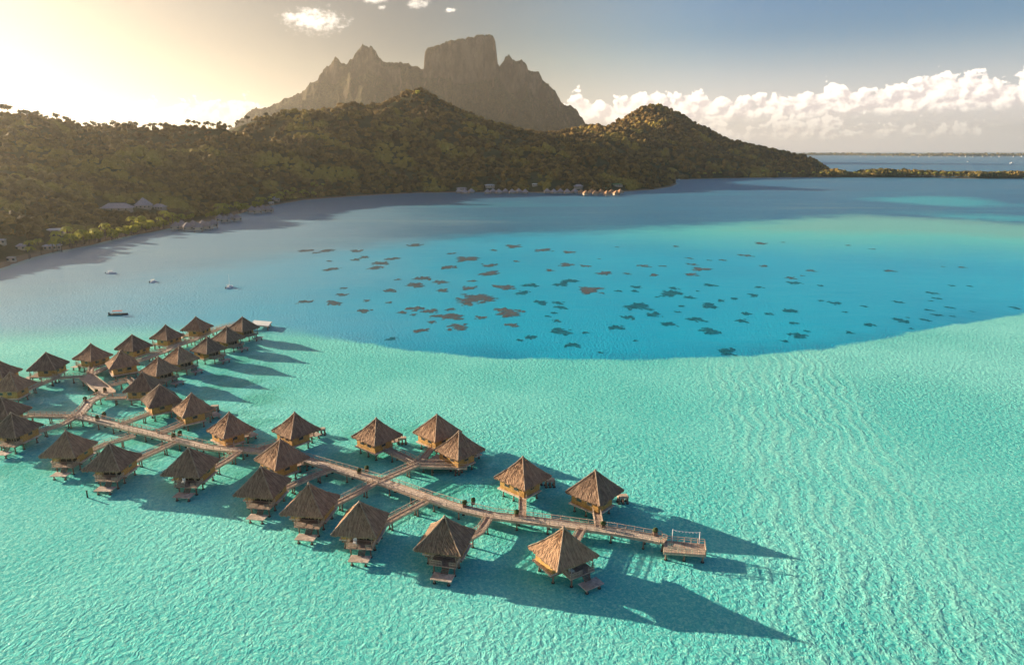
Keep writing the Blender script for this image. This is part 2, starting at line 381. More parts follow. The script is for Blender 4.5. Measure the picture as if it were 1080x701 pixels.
# ------------------------------------------------------------------ terrain (thin plate spline through surveyed and chosen heights)
ctrl = [(p[0], p[1], 0.) for p in coast]
def C(px, py, Yd): v = atY(px, py, Yd); ctrl.append((v.x, v.y, v.z)); return v
ridge_px = [(-300, 195, 760), (-150, 160, 860), (-60, 126, 950), (0, 115, 985), (22, 119, 990), (45, 125, 1000), (70, 129, 1010), (100, 131, 1030), (135, 131, 1055), (170, 132, 1090), (200, 131, 1125), (230, 130, 1165), (270, 127, 1260),  # negative columns: unseen ridge, lowered so the sun reaches the shore
            (290, 122, 1320), (310, 117, 1400), (350, 112, 1500), (400, 107, 1600), (425, 100, 1650), (440, 94, 1680), (455, 99, 1690), (480, 114, 1700), (520, 127, 1700), (560, 139, 1680), (600, 153, 1640),
            (640, 166, 1580), (680, 179, 1500)]
for r_ in ridge_px: C(*r_)
for r_ in [(-40, 150, 790), (0, 148, 815), (50, 168, 815), (100, 188, 805), (150, 204, 800), (190, 213, 815), (0, 235, 520), (60, 245, 600), (120, 232, 660), (0, 205, 650), (-60, 230, 560), (80, 220, 690), (230, 214, 860), (285, 203, 970),            # left lit spur
           (100, 163, 900), (180, 170, 960), (250, 165, 1080), (440, 165, 1390), (440, 130, 1540), (340, 165, 1230), (340, 140, 1370), (540, 170, 1430), (520, 150, 1560), (600, 178, 1420), (650, 189, 1380),
           (380, 190, 1200), (500, 188, 1290), (580, 192, 1270)]: C(*r_)
for r_ in [(575, 141, 2150), (600, 137, 2250), (630, 133, 2350), (652, 129, 2420), (672, 117, 2480), (685, 111.5, 2500), (700, 112, 2500), (715, 119, 2500), (735, 130, 2500), (755, 141, 2480), (785, 151, 2450), (815, 158, 2430), (845, 165, 2400), (870, 172, 2380),
           (640, 150, 2050), (700, 140, 2250), (690, 163, 2000), (740, 160, 2150), (760, 174, 2000), (820, 174, 2150), (620, 160, 1850), (720, 180, 1900), (700, 185, 1650)]: C(*r_)
for (x_, y_, z_) in [(-1200, 1300, 85), (-1500, 900, 60), (-700, 1500, 60), (-900, 2200, 40), (-200, 2300, 60), (200, 2700, 70), (-1500, 2800, 40), (700, 3000, 60), (500, 3500, 5), (-1000, 3500, 5), (1000, 2800, 5), (-3200, 1500, 40), (-1800, 500, 40), (-100, 1950, 120), (-800, 1150, 105)]:  # unseen ground; far western heights lowered to let the sun in
    ctrl.append((x_, y_, z_))
ctrl = np.array(ctrl); S = 1000.
def U(r2): return np.where(r2 > 1e-12, r2*np.log(np.maximum(r2, 1e-12)), 0)
n = len(ctrl); q = ctrl[:, :2]/S
K = U(((q[:, None]-q[None])**2).sum(-1))+np.eye(n)*1e-5; Pm = np.c_[np.ones(n), q]
Lm = np.zeros((n+3, n+3)); Lm[:n, :n] = K; Lm[:n, n:] = Pm; Lm[n:, :n] = Pm.T
wts = np.linalg.solve(Lm, np.r_[ctrl[:, 2], 0, 0, 0])
def height(x, y):
    x = np.asarray(x, float); y = np.asarray(y, float); sh = x.shape; Q = np.c_[x.ravel(), y.ravel()]
    out = np.zeros(len(Q))
    for s in range(0, len(Q), 20000):
        qq = Q[s:s+20000]/S
        out[s:s+20000] = U(((qq[:, None]-q[None])**2).sum(-1))@wts[:n]+np.c_[np.ones(len(qq)), qq]@wts[n:]
    sdv = sdist(Q, land)
    k = np.clip(out/60., 0, 1)
    out = out+((fbm(Q[:, 0]/110, Q[:, 1]/110, 4, 3, True)-.62)*34+(fbm(Q[:, 0]/30, Q[:, 1]/30, 2, 9)-.5)*6)*k
    out = np.maximum(out, 1.2)
    out = np.where(sdv > 0, out*sstep(sdv, 0, 45)+.9*sstep(sdv, 0, 4)-.15, -3*sstep(-sdv, 0, 15)-.15)
    return out.reshape(sh), sdv.reshape(sh)
# nudge the crest heights until the skyline agrees with the survey (trees add about six metres)
def find(a):
    v = atY(*a); return min(range(len(ctrl)), key=lambda i: abs(ctrl[i, 0]-v.x)+abs(ctrl[i, 1]-v.y))
hill_px = [(600, 137, 2250), (630, 133, 2350), (652, 129, 2420), (672, 117, 2480), (685, 111.5, 2500), (700, 112, 2500), (715, 119, 2500), (735, 130, 2500), (755, 141, 2480), (785, 151, 2450), (815, 158, 2430), (845, 165, 2400)]
idx_r = [find(a) for a in ridge_px if 0 <= a[0] < 562]+[find(a) for a in hill_px]
tan0 = {i: (ctrl[i, 2]-CH)/ctrl[i, 1] for i in idx_r}
def colmax(i):
    lo_, hi_ = (ctrl[i, 1]-420, ctrl[i, 1]+420); yy = np.arange(max(420, lo_), hi_, 8.); xx = yy*ctrl[i, 0]/ctrl[i, 1]
    hz_, _ = height(xx, yy); return float(((hz_+5.5-CH)/yy).max())
for it in range(5):
    for i in idx_r: ctrl[i, 2] += (tan0[i]-colmax(i))*ctrl[i, 1]*.8
    wts = np.linalg.solve(Lm, np.r_[ctrl[:, 2], 0, 0, 0])
print('skyline error px', [round((colmax(i)-tan0[i])*F, 1) for i in idx_r])
m_land, t, b = mat('forest_floor')
co = t.n('ShaderNodeTexCoord').outputs['Object']
nz = t.noise(co, .012, 5, .6); nf = t.noise(co, .12, 4, .6)
c = t.mix(t.mr(nz, .38, .62), (.045, .050, .018), (.105, .095, .035))
c = t.mix(t.m('MULTIPLY', t.mr(nf, .55, .7), .5), c, (.15, .10, .055))
geo = t.n('ShaderNodeNewGeometry'); sz = t.n('ShaderNodeSeparateXYZ'); t.put(sz, 0, geo.outputs['Position'])
c = t.mix(t.mr(t.m('MULTIPLY_ADD', nf, 1.2, sz.outputs[2]), 2.3, 1.2), c, (.34, .24, .15))
t.put(b, 'Base Color', c); b.inputs['Roughness'].default_value = .95; b.inputs['Specular IOR Level'].default_value = .1
t.put(b, 'Normal', t.bump(t.noise(co, .35, 4, .7), .8, 3.))
xs = np.arange(-1500, 1180, 11.); ys = np.arange(330, 3300, 11.)
X, Y = np.meshgrid(xs, ys); Z, SD = height(X, Y)
nx, ny = len(xs), len(ys); idx = np.arange(nx*ny).reshape(ny, nx)
Fq = np.stack([idx[:-1, :-1], idx[:-1, 1:], idx[1:, 1:], idx[1:, :-1]], -1).reshape(-1, 4)
keep = (SD.ravel()[Fq] > -14).any(1)
V = np.c_[X.ravel(), Y.ravel(), Z.ravel()]
used = np.unique(Fq[keep]); remap = -np.ones(len(V), int); remap[used] = np.arange(len(used))
hills = fastmesh('hills', V[used], remap[Fq[keep]], m_land, smooth=True)
tag(hills, 'wooded island hills running down to the bay', kind='structure')

# low spit and far islet terrain
def strip(name, front, back, zt, label):
    "low bank between two shore lines (lists of xy)"
    n_ = len(front); rows = [(-.06, -1.5), (0, -.1), (.08, zt*.5), (.3, zt), (.7, zt), (.92, zt*.5), (1, -.1), (1.06, -1.5)]
    V = []
    for u, z in rows:
        for f_, b_ in zip(front, back): V.append((f_[0]+(b_[0]-f_[0])*u, f_[1]+(b_[1]-f_[1])*u, z))
    idx = np.arange(n_*len(rows)).reshape(len(rows), n_)
    Fq = np.stack([idx[:-1, :-1], idx[:-1, 1:], idx[1:, 1:], idx[1:, :-1]], -1).reshape(-1, 4)
    return tag(fastmesh(name, V, Fq, m_land, smooth=True), label, kind='structure')
spx = np.linspace(868, 1500, 60)
sp_y = 187.1+1.4*sstep(spx, 900, 1080)+.25*np.sin(spx*.05)
sfront = [tuple(at(a, b_)[:2]) for a, b_ in zip(spx, sp_y)]
sback = [(x_+20, y_+95+35*math.sin(i*.35)) for i, (x_, y_) in enumerate(sfront)]
strip('spit', sfront, sback, 2.2, 'low wooded spit of land closing the bay')
mpx = np.linspace(690, 1700, 70)
mfront = [tuple(at(a, 164.6+.5*math.sin(a*.02))[:2]) for a in mpx]
mback = [(x_*1.03, y_+420) for x_, y_ in mfront]
strip('islet_ground', mfront, mback, 3., 'far low islet along the horizon')

# ------------------------------------------------------------------ mountain
sil = [(225, 165), (250, 145), (262, 134), (272, 122), (282, 113), (290, 110), (305, 103), (318, 97), (328, 89), (336, 84), (340, 76), (346, 71), (351, 66), (356, 60), (361, 66), (368, 66), (374, 62), (380, 53), (385, 47), (390, 49), (395, 50), (401, 60), (408, 64), (418, 66), (432, 67), (440, 70), (448.0, 72),
       (449.5, 55), (453, 51), (460, 49), (470, 45), (480, 42), (495, 40), (508, 38), (515, 37), (520, 38.5), (523, 44), (525.0, 66), (527, 71), (530, 68), (533, 61), (537, 58), (541, 63), (545, 65), (549, 64), (553, 66), (557, 73), (563, 76), (568, 76), (573, 84), (578, 90), (586, 98), (592, 106), (597, 112), (603, 112), (608, 115), (611, 121), (614, 132), (640, 150), (680, 165)]
su, sv = np.array(sil).T; MY = 5200.
u = np.linspace(228, 678, 620); silv = np.interp(u, su, sv)
silv += (vnoise(u*.22, u*0, 15)-.5)*2.6+(vnoise(u*.6, u*0, 5)-.5)*2.2+(vnoise(u*1.7, u*0, 6)-.5)*1.0
Hs = np.array([atY(a, b_, MY).z for a, b_ in zip(u, silv)]); xm = np.array([atY(a, 100, MY).x for a in u])
cap = np.array([atY(a, b_, MY).z for a, b_ in zip(u, np.interp(u, [225, 300, 345, 385, 430, 470, 525, 560, 600, 680], [136, 108, 88, 76, 77, 84, 84, 92, 118, 166]))])
B = np.minimum(Hs, cap); vv = np.r_[-np.linspace(1, .12, 60)**1., -np.linspace(.12, 0, 40)[1:], np.linspace(0, .12, 30)[1:], np.linspace(.12, 1, 14)[1:]]
UU, VV = np.meshgrid(np.arange(len(u)), vv); t_ = np.abs(VV)
prof = (1-t_)**1.25; cliff = 1-sstep(t_+(fbm(xm[UU]/90, VV*6, 3, 4)-.5)*.025*(t_ > .004), .012, .062)
Zm = B[UU]*prof+(Hs-B)[UU]*cliff
gul = fbm(xm[UU]/170+VV*1.3, VV*2.6, 5, 21, True)-.6
Zm = Zm+gul*340*sstep(t_, .01, .12)*(1-t_)*np.clip(B[UU]/400, 0, 1)
Zm = Zm+(fbm(xm[UU]/26, VV*40, 3, 33)-.5)*26*sstep(t_, .003, .05)
Ym = MY+VV*1500+(fbm(xm[UU]/60, VV*9, 3, 8)-.5)*60*sstep(t_, 0.002, .03)
m_mtn, t, b = mat('mountain_rock_and_scrub')
co = t.n('ShaderNodeTexCoord').outputs['Object']; geo = t.n('ShaderNodeNewGeometry')
sn = t.n('ShaderNodeSeparateXYZ'); t.put(sn, 0, geo.outputs['Normal'])
nz = t.noise(t.mapping(co, (1, 1, .35)), .011, 6, .65); nf = t.noise(co, .06, 8, .75)
st = t.mr(t.m('MULTIPLY_ADD', t.m('SUBTRACT', nz, .5), .55, t.m('ABSOLUTE', sn.outputs[2])), .30, .52)
c = t.mix(st, t.mix(t.mr(nz, .4, .65), (.085, .052, .030), (.26, .17, .10)), t.mix(t.mr(nf, .4, .62), (.045, .034, .012), (.13, .10, .03)))
t.put(b, 'Base Color', c); b.inputs['Roughness'].default_value = .95; b.inputs['Specular IOR Level'].default_value = .1
t.put(b, 'Normal', t.bump(t.m('ADD', nf, t.m('MULTIPLY', nz, 2.)), 1., 30.))
nx, ny = len(u), len(vv); idx = np.arange(nx*ny).reshape(ny, nx)
Fq = np.stack([idx[:-1, :-1], idx[:-1, 1:], idx[1:, 1:], idx[1:, :-1]], -1).reshape(-1, 4)
mo = fastmesh('mountain', np.c_[xm[UU].ravel(), Ym.ravel(), np.maximum(Zm, -5).ravel()], Fq, m_mtn, smooth=False)
tag(mo, 'jagged volcanic mountain with a square rock tower', kind='structure')

# ------------------------------------------------------------------ foliage
def ico(sub):
    import bmesh
    bm = bmesh.new(); bmesh.ops.create_icosphere(bm, subdivisions=sub, radius=1)
    V = np.array([v.co[:] for v in bm.verts]); Fc = np.array([[v.index for v in f.verts] for f in bm.faces]); bm.free(); return V, Fc
IV, IF = ico(2)
protos = []
for k in range(8):
    r_ = np.random.default_rng(50+k); V = IV.copy()
    V *= (1+r_.uniform(-.30, .34, len(V)))[:, None]; V[:, 2] = np.maximum(V[:, 2], -.35)*r_.uniform(.75, 1.05)
    V[:, 0] *= r_.uniform(.85, 1.2); protos.append(V)
def foliage_mat(name, dark, light, yell, trans=.0):
    m, t, b = mat(name)
    co = t.n('ShaderNodeTexCoord').outputs['Object']
    c = t.mix(t.attr('tone'), dark, light)
    c = t.mix(t.mr(t.noise(co, .011, 3), .52, .66), c, yell)
    c = t.mix(t.m('MULTIPLY', t.mr(t.noise(co, .9, 3, .6), .45, .62), .35), c, tuple(x*.45 for x in dark))
    t.put(b, 'Base Color', c); b.inputs['Roughness'].default_value = .85; b.inputs['Specular IOR Level'].default_value = .15
    return m
m_forest = foliage_mat('forest_foliage', (.060, .036, .009), (.30, .175, .036), (.34, .24, .04))
def forest(name, pts, sizes, material, label, tone=None):
    pts = np.asarray(pts); N = len(pts); nv = len(IV); pid = rng.integers(0, 8, N); an = rng.uniform(0, 2*np.pi, N)
    P8 = np.array(protos)[pid]
    ca, sa = np.cos(an)[:, None], np.sin(an)[:, None]
    x = P8[..., 0]*ca-P8[..., 1]*sa; y = P8[..., 0]*sa+P8[..., 1]*ca; sz_ = np.asarray(sizes)[:, None]
    V = np.stack([x*sz_+pts[:, :1], y*sz_+pts[:, 1:2], P8[..., 2]*sz_*1.05+pts[:, 2:3]+sz_*.25], -1).reshape(-1, 3)
    Fq = (IF[None]+(np.arange(N)*nv)[:, None, None]).reshape(-1, 3)
    tn = rng.beta(1.4, 1.8, N) if tone is None else tone
    tn = np.clip(np.repeat(tn, nv)+rng.uniform(-.15, .15, N*nv), 0, 1)
    return tag(fastmesh(name, V, Fq, material, attrs={'tone': tn}), label, kind='stuff')
g = 6.6
gx, gy = np.meshgrid(np.arange(-1300, 1150, g), np.arange(380, 2750, g))
gx = gx.ravel()+rng.uniform(-g*.5, g*.5, gx.size); gy = gy.ravel()+rng.uniform(-g*.5, g*.5, gy.size)
k = (np.abs(gx) < .83*gy+60); gx, gy = gx[k], gy[k]
ridgeY = np.interp(gx/gy, [(p[0]-540)/F for p in ridge_px], [p[2] for p in ridge_px])
k = (gy < ridgeY+110) | ((gy > 1750) & (gx/gy > .02)); gx, gy = gx[k], gy[k]
spc = np.where(gy < 900, 7.2, np.where(gy < 1400, 9., np.where(gy < 1800, 11., 14.5)))
k = rng.random(len(gx)) < (g/spc)**2*1.15; gx, gy, spc = gx[k], gy[k], spc[k]
gz, gs = height(gx, gy); k = gs > np.where(gy < 1000, 24, 9)
SITES = [(124, 219, 31), (151.5, 217, 17), (168, 218, 14), (59, 243, 19), (55, 259, 18), (1, 255, 9), (22, 259, 9), (12, 272, 8), (171, 234, 8), (291, 210, 8), (286, 215.5, 6), (516.5, 195.5, 11), (564, 194.5, 6), (651, 194.5, 11), (487, 199, 12), (610, 196.5, 10)]
def site(px, py):
    "first point where the sight line meets the ground"
    d = ray(px, py); yy = np.arange(380, 1600, 3.); xx = yy*d.x/d.y; zr = CH+yy*d.z/d.y
    hz_, sd_ = height(xx, yy); hit = np.nonzero((zr-3. <= np.maximum(hz_, 0)) & (sd_ > 3))[0]
    i = hit[0] if len(hit) else len(yy)-1
    return Vector((xx[i], yy[i], zr[i])), max(.5, float(hz_[i]))
for a_, b_, w_ in SITES:
    p, zz = site(a_, b_); wd = w_*p.y/F; dxx = gx-p.x*gy/p.y; dyy = gy-p.y
    k &= ~((np.abs(dxx) < wd*.62+3) & (dyy > -max(30., p.y*.045)) & (dyy < wd*.6+3))

dn = fbm(gx/60, gy/60, 3, 77); k &= rng.random(len(gx)) < np.clip((dn-.30)*9, .25, 1)
gx, gy, gz, spc = gx[k], gy[k], gz[k], spc[k]
forest('forest', np.c_[gx, gy, gz+.4], spc*(.34+.50*rng.beta(1.3, 2.0, len(gx)))*np.where(np.abs(gy-np.interp(gx/gy, [(p[0]-540)/F for p in ridge_px], [p[2] for p in ridge_px])) < 30, .6, 1), m_forest, 'dense tropical forest covering the hillsides')
# spit woods
def strip_forest(name, front, back, N, s0, s1, label, material=None):
    i = rng.random(N)*(len(front)-1.001); a = i.astype(int); f_ = i-a; fr = np.array(front); bk = np.array(back)
    A_ = fr[a]*(1-f_)[:, None]+fr[a+1]*f_[:, None]; B_ = bk[a]*(1-f_)[:, None]+bk[a+1]*f_[:, None]
    v_ = rng.uniform(.10, .88, N); p = A_+(B_-A_)*v_[:, None]
    big = fbm(p[:, 0]/70, p[:, 1]/400, 3, 5)
    s = rng.uniform(s0, s1, N)*(.55+.9*big)
    return forest(name, np.c_[p, 1.5+s*.5], s, material or m_forest, label)
m_spit = foliage_mat('shore_foliage', (.045, .042, .010), (.24, .16, .035), (.26, .16, .035))
strip_forest('forest', sfront, sback, 3600, 4.5, 9.5, 'band of trees covering the low spit', m_spit)
strip_forest('forest', mfront, mback, 4200, 11, 22, 'far band of trees on the islet at the horizon', m_spit)

# --- single trees
m_bark = simple('bark', (.16, .115, .08), .9, .3, 3.)
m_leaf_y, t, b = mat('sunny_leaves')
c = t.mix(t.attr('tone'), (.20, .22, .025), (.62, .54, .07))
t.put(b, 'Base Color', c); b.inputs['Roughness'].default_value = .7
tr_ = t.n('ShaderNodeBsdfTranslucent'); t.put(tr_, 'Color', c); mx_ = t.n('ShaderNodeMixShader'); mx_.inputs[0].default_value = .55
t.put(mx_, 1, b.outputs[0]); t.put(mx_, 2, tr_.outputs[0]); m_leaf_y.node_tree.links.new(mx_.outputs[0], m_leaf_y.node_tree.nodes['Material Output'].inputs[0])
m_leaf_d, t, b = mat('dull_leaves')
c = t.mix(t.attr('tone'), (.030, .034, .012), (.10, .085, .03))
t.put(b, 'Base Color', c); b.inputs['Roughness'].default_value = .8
def leaf_crown(blobs, n, size, seed, m, parent):
    "crown of leaf-sized quads spread through several clumps"
    r_ = np.random.default_rng(seed); V = []; tone = []
    for i in range(n):
        bx, by, bz, rx, rz_ = blobs[i % len(blobs)]
        d = r_.normal(size=3); d /= np.linalg.norm(d); rr = r_.uniform(.35, 1)**.6
        c_ = np.array([bx, by, bz])+d*rr*np.array([rx, rx, rz_])
        a = r_.normal(size=3); a /= np.linalg.norm(a); bb = np.cross(a, r_.normal(size=3)); bb /= np.linalg.norm(bb); s = size*r_.uniform(.6, 1.3)
        V += [c_-a*s-bb*s*.6, c_+a*s-bb*s*.6, c_+a*s+bb*s*.6, c_-a*s+bb*s*.6]; tone += [float(r_.uniform(0, 1))]*4
    return fastmesh('crown', np.array(V), np.arange(len(V)).reshape(-1, 4), m, parent, attrs={'tone': tone})
def palm_proto(seed, m):
    r_ = random.Random(seed); root = empty('palm_tree', (0, 0, 0)); h = r_.uniform(8.5, 11)
    lean = Vector((r_.uniform(-1, 1), r_.uniform(-1, 1), 0))*1.2
    pts = [Vector((0, 0, -.5))+lean*(q_*q_)+Vector((0, 0, (h+.5)*q_)) for q_ in (0, .25, .5, .75, 1)]
    mb = MB(); mb.tube(pts, [.30, .22, .18, .16, .15], 6); mb.build('trunk', m_bark, root, True)
    top = pts[-1]; V = []; tone = []
    for k in range(17):
        a = k*2.399+r_.random()*.4; L = r_.uniform(3.0, 4.2); up = r_.uniform(.1, .95); prev = None
        dirv = Vector((math.cos(a), math.sin(a), 0)); side = Vector((-math.sin(a), math.cos(a), 0))
        tn = r_.random()
        for j in range(6):
            q_ = (j+1)/6; p = top+dirv*L*q_*(.95)+Vector((0, 0, up*L*q_-1.05*L*q_*q_*(.7+.5*up)))
            wd = .75*math.sin(math.pi*min(1, .18+q_*.85))+.12
            cur = (p-side*wd+Vector((0, 0, -.3)), p, p+side*wd+Vector((0, 0, -.3)))
            if prev: V += [prev[0], prev[1], cur[1], cur[0], prev[1], prev[2], cur[2], cur[1]]; tone += [tn]*8
            prev = cur
    fastmesh('crown', np.array([v[:] for v in V]), np.arange(len(V)).reshape(-1, 4), m, root, attrs={'tone': tone})
    return root
def broad_proto(name, seed, m, flat=1., h=4., n=340, thin=1.):
    r_ = random.Random(seed); root = empty(name, (0, 0, 0))
    blobs = [(r_.uniform(-2, 2)*thin, r_.uniform(-2, 2)*thin, h+r_.uniform(-.6, 1.8), r_.uniform(1.5, 2.4)*thin, r_.uniform(1.1, 1.8)*flat) for _ in range(7)]
    mb = MB(); mb.tube([(0, 0, -.6), (.1, .05, h*.5), (.15, .1, h)], [.3, .24, .14], 6)
    for bl in blobs[:5]: mb.tube([(.1, .05, h*.55), ((bl[0]+.1)*.6, bl[1]*.6, h*.8), (bl[0], bl[1], bl[2])], [.14, .1, .05], 5)
    mb.build('trunk', m_bark, root)
    leaf_crown(blobs, n, .42, seed, m, root)
    return root
def plant(proto_list, spots, labels, cat, group, used):
    for i, (x_, y_, s) in enumerate(spots):
        z_ = float(height(np.array([x_]), np.array([y_]))[0][0])
        p = proto_list[i % len(proto_list)]
        o = p if p.name not in used else copy_tree(p)
        used.add(p.name); o.location = (x_, y_, z_-.1); o.rotation_euler.z = i*2.4; o.scale = (s, s, s*(.9+.2*((i*37) % 10)/10))
        tag(o, labels(i) if callable(labels) else labels, cat, group)
used = set()
palms = [palm_proto(s, m_leaf_y) for s in (1, 2, 3)]
broads = [broad_proto('shade_tree', s, m_leaf_y, 1., 4.2) for s in (11, 12, 13)]
rnd = random.Random(4)
def along(pts, n, inland):
    out = []
    for i in range(n):
        q_ = i/(n-1)*(len(pts)-1); a = min(int(q_), len(pts)-2); f_ = q_-a
        px = pts[a][0]*(1-f_)+pts[a+1][0]*f_; py = pts[a][1]*(1-f_)+pts[a+1][1]*f_
        v = at(px+rnd.uniform(-3, 3), py, 0); out.append((v.x, v.y+rnd.uniform(*inland), rnd.uniform(.85, 1.35)))
    return out
sh1 = [(20, 276), (45, 268), (70, 262), (100, 257), (130, 249), (160, 244), (180, 240)]
sh1b = [(50, 266), (75, 262), (105, 256), (120, 252), (150, 246), (178, 240)]
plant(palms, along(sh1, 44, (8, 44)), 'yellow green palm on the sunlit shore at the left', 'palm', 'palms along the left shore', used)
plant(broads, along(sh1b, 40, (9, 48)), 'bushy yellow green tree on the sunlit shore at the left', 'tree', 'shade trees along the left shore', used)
sh2 = [(205, 236), (225, 231), (250, 225), (275, 218), (300, 213), (330, 210)]
plant(palms, along(sh2, 26, (22, 70)), 'sunlit palm behind the grey thatched villas by the bay', 'palm', 'palms behind the villas by the bay', used)
plant(broads, along(sh2, 40, (16, 66)), 'sunlit bushy tree behind the grey thatched villas by the bay', 'tree', 'trees behind the villas by the bay', used)
# trees on the skyline of the left ridge
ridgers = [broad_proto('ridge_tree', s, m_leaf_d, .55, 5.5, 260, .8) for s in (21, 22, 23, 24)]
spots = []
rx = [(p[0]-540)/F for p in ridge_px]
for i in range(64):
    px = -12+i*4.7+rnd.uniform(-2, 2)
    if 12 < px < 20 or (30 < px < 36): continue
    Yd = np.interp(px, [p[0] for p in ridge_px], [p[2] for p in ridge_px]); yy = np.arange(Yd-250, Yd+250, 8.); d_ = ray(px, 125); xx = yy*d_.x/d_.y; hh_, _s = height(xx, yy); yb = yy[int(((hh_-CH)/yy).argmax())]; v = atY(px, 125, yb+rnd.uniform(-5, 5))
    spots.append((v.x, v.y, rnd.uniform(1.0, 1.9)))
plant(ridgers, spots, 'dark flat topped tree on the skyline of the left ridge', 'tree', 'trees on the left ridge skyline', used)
# spit palms
spots = []
for i in range(46):
    px = 730+i*7.6+rnd.uniform(-2, 2); yy = 188.6-1.4*sstep(px, 730, 800)+1.5*sstep(px, 900, 1080)
    v = at(px, yy); spots.append((v.x, v.y, rnd.uniform(1.2, 1.7)))
for i, (x_, y_, s) in enumerate(spots):
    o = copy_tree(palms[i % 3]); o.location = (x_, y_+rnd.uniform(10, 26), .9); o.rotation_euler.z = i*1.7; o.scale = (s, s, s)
    tag(o, 'golden lit palm on the waterside of the low spit', 'palm', 'palms on the low spit')
# the shrub crowning the middle hill
v = atY(441, 94, 1680); hb = copy_tree(broads[0]); hb.name = 'summit_tree'; hb.location = (v.x, v.y, float(height(np.array([v.x]), np.array([v.y]))[0][0])-2); hb.scale = (2.2, 2.2, 1.8)
del hb['group']; tag(hb, 'broad tree crowning the top of the middle hill', 'tree')

# ------------------------------------------------------------------ wood materials
def wood(name, a, b_, scale=6., rough=.75, rand=.0):
    m, t, b = mat(name); co = t.n('ShaderNodeTexCoord').outputs['Object']
    n1 = t.noise(co, scale, 4, .6); n2 = t.noise(co, scale*.18, 3)
    c = t.mix(t.mr(n1, .35, .65), a, b_)
    c = t.mix(t.m('MULTIPLY', t.mr(n2, .5, .65), .45), c, tuple(x*.55 for x in a))
    if rand:
        r = t.n('ShaderNodeObjectInfo').outputs['Random']
        c = t.mix(1., c, t.comb(*[t.mr(r, 0., 1., 1-rand, 1+rand, False)]*3), 'MULTIPLY')
    t.put(b, 'Base Color', c); b.inputs['Roughness'].default_value = rough; b.inputs['Specular IOR Level'].default_value = .25
    return m
m_deck = wood('weathered_deck', (.52, .40, .31), (.76, .60, .48), 3.)
m_deck2 = wood('pink_deck', (.40, .27, .20), (.58, .42, .32), 3.)
m_rail = wood('pale_rail', (.50, .36, .26), (.70, .52, .38), 4.)
m_post = wood('post_wood', (.20, .135, .095), (.32, .22, .16), 2.)
m_foot = simple('wet_concrete', (.035, .045, .04), .5, .3, 3.)
m_wall = wood('honey_wall', (.40, .21, .06), (.60, .34, .11), 5., rand=.12)
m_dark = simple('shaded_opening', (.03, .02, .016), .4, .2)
m_white = simple('white_paint', (.78, .76, .72), .5, .08)
m_glass = simple('window_glass', (.05, .06, .06), .08, .1, spec=.6)
m_thatch, t, b = mat('thatch')
uv = t.n('ShaderNodeUVMap').outputs[0]; co = t.n('ShaderNodeTexCoord').outputs['Object']
s1 = t.noise(t.mapping(uv, (26, 2.2, 1)), 1., 4, .6); s2 = t.noise(t.mapping(uv, (80, 5, 1)), 1., 3, .6); bl = t.noise(co, .7, 4, .6)
r = t.n('ShaderNodeObjectInfo').outputs['Random']
c = t.mix(t.mr(s1, .3, .7), (.17, .105, .072), (.36, .24, .16))
c = t.mix(t.m('MULTIPLY', t.mr(s2, .5, .7), .45), c, (.46, .31, .20))
c = t.mix(t.m('MULTIPLY', t.mr(bl, .48, .66), .4), c, (.10, .062, .045))
c = t.mix(1., c, t.comb(t.mr(r, 0., 1., .78, 1.42, False), t.mr(r, 0., 1., .80, 1.30, False), t.mr(r, 0., 1., .84, 1.16, False)), 'MULTIPLY')
t.put(b, 'Base Color', c); b.inputs['Roughness'].default_value = .9; b.inputs['Specular IOR Level'].default_value = .12
t.put(b, 'Normal', t.bump(t.m('ADD', t.m('MULTIPLY', s1, .6), t.m('MULTIPLY', s2, .4)), .9, .12))
m_ridge = wood('ridge_thatch', (.30, .20, .13), (.46, .33, .23), 4.)

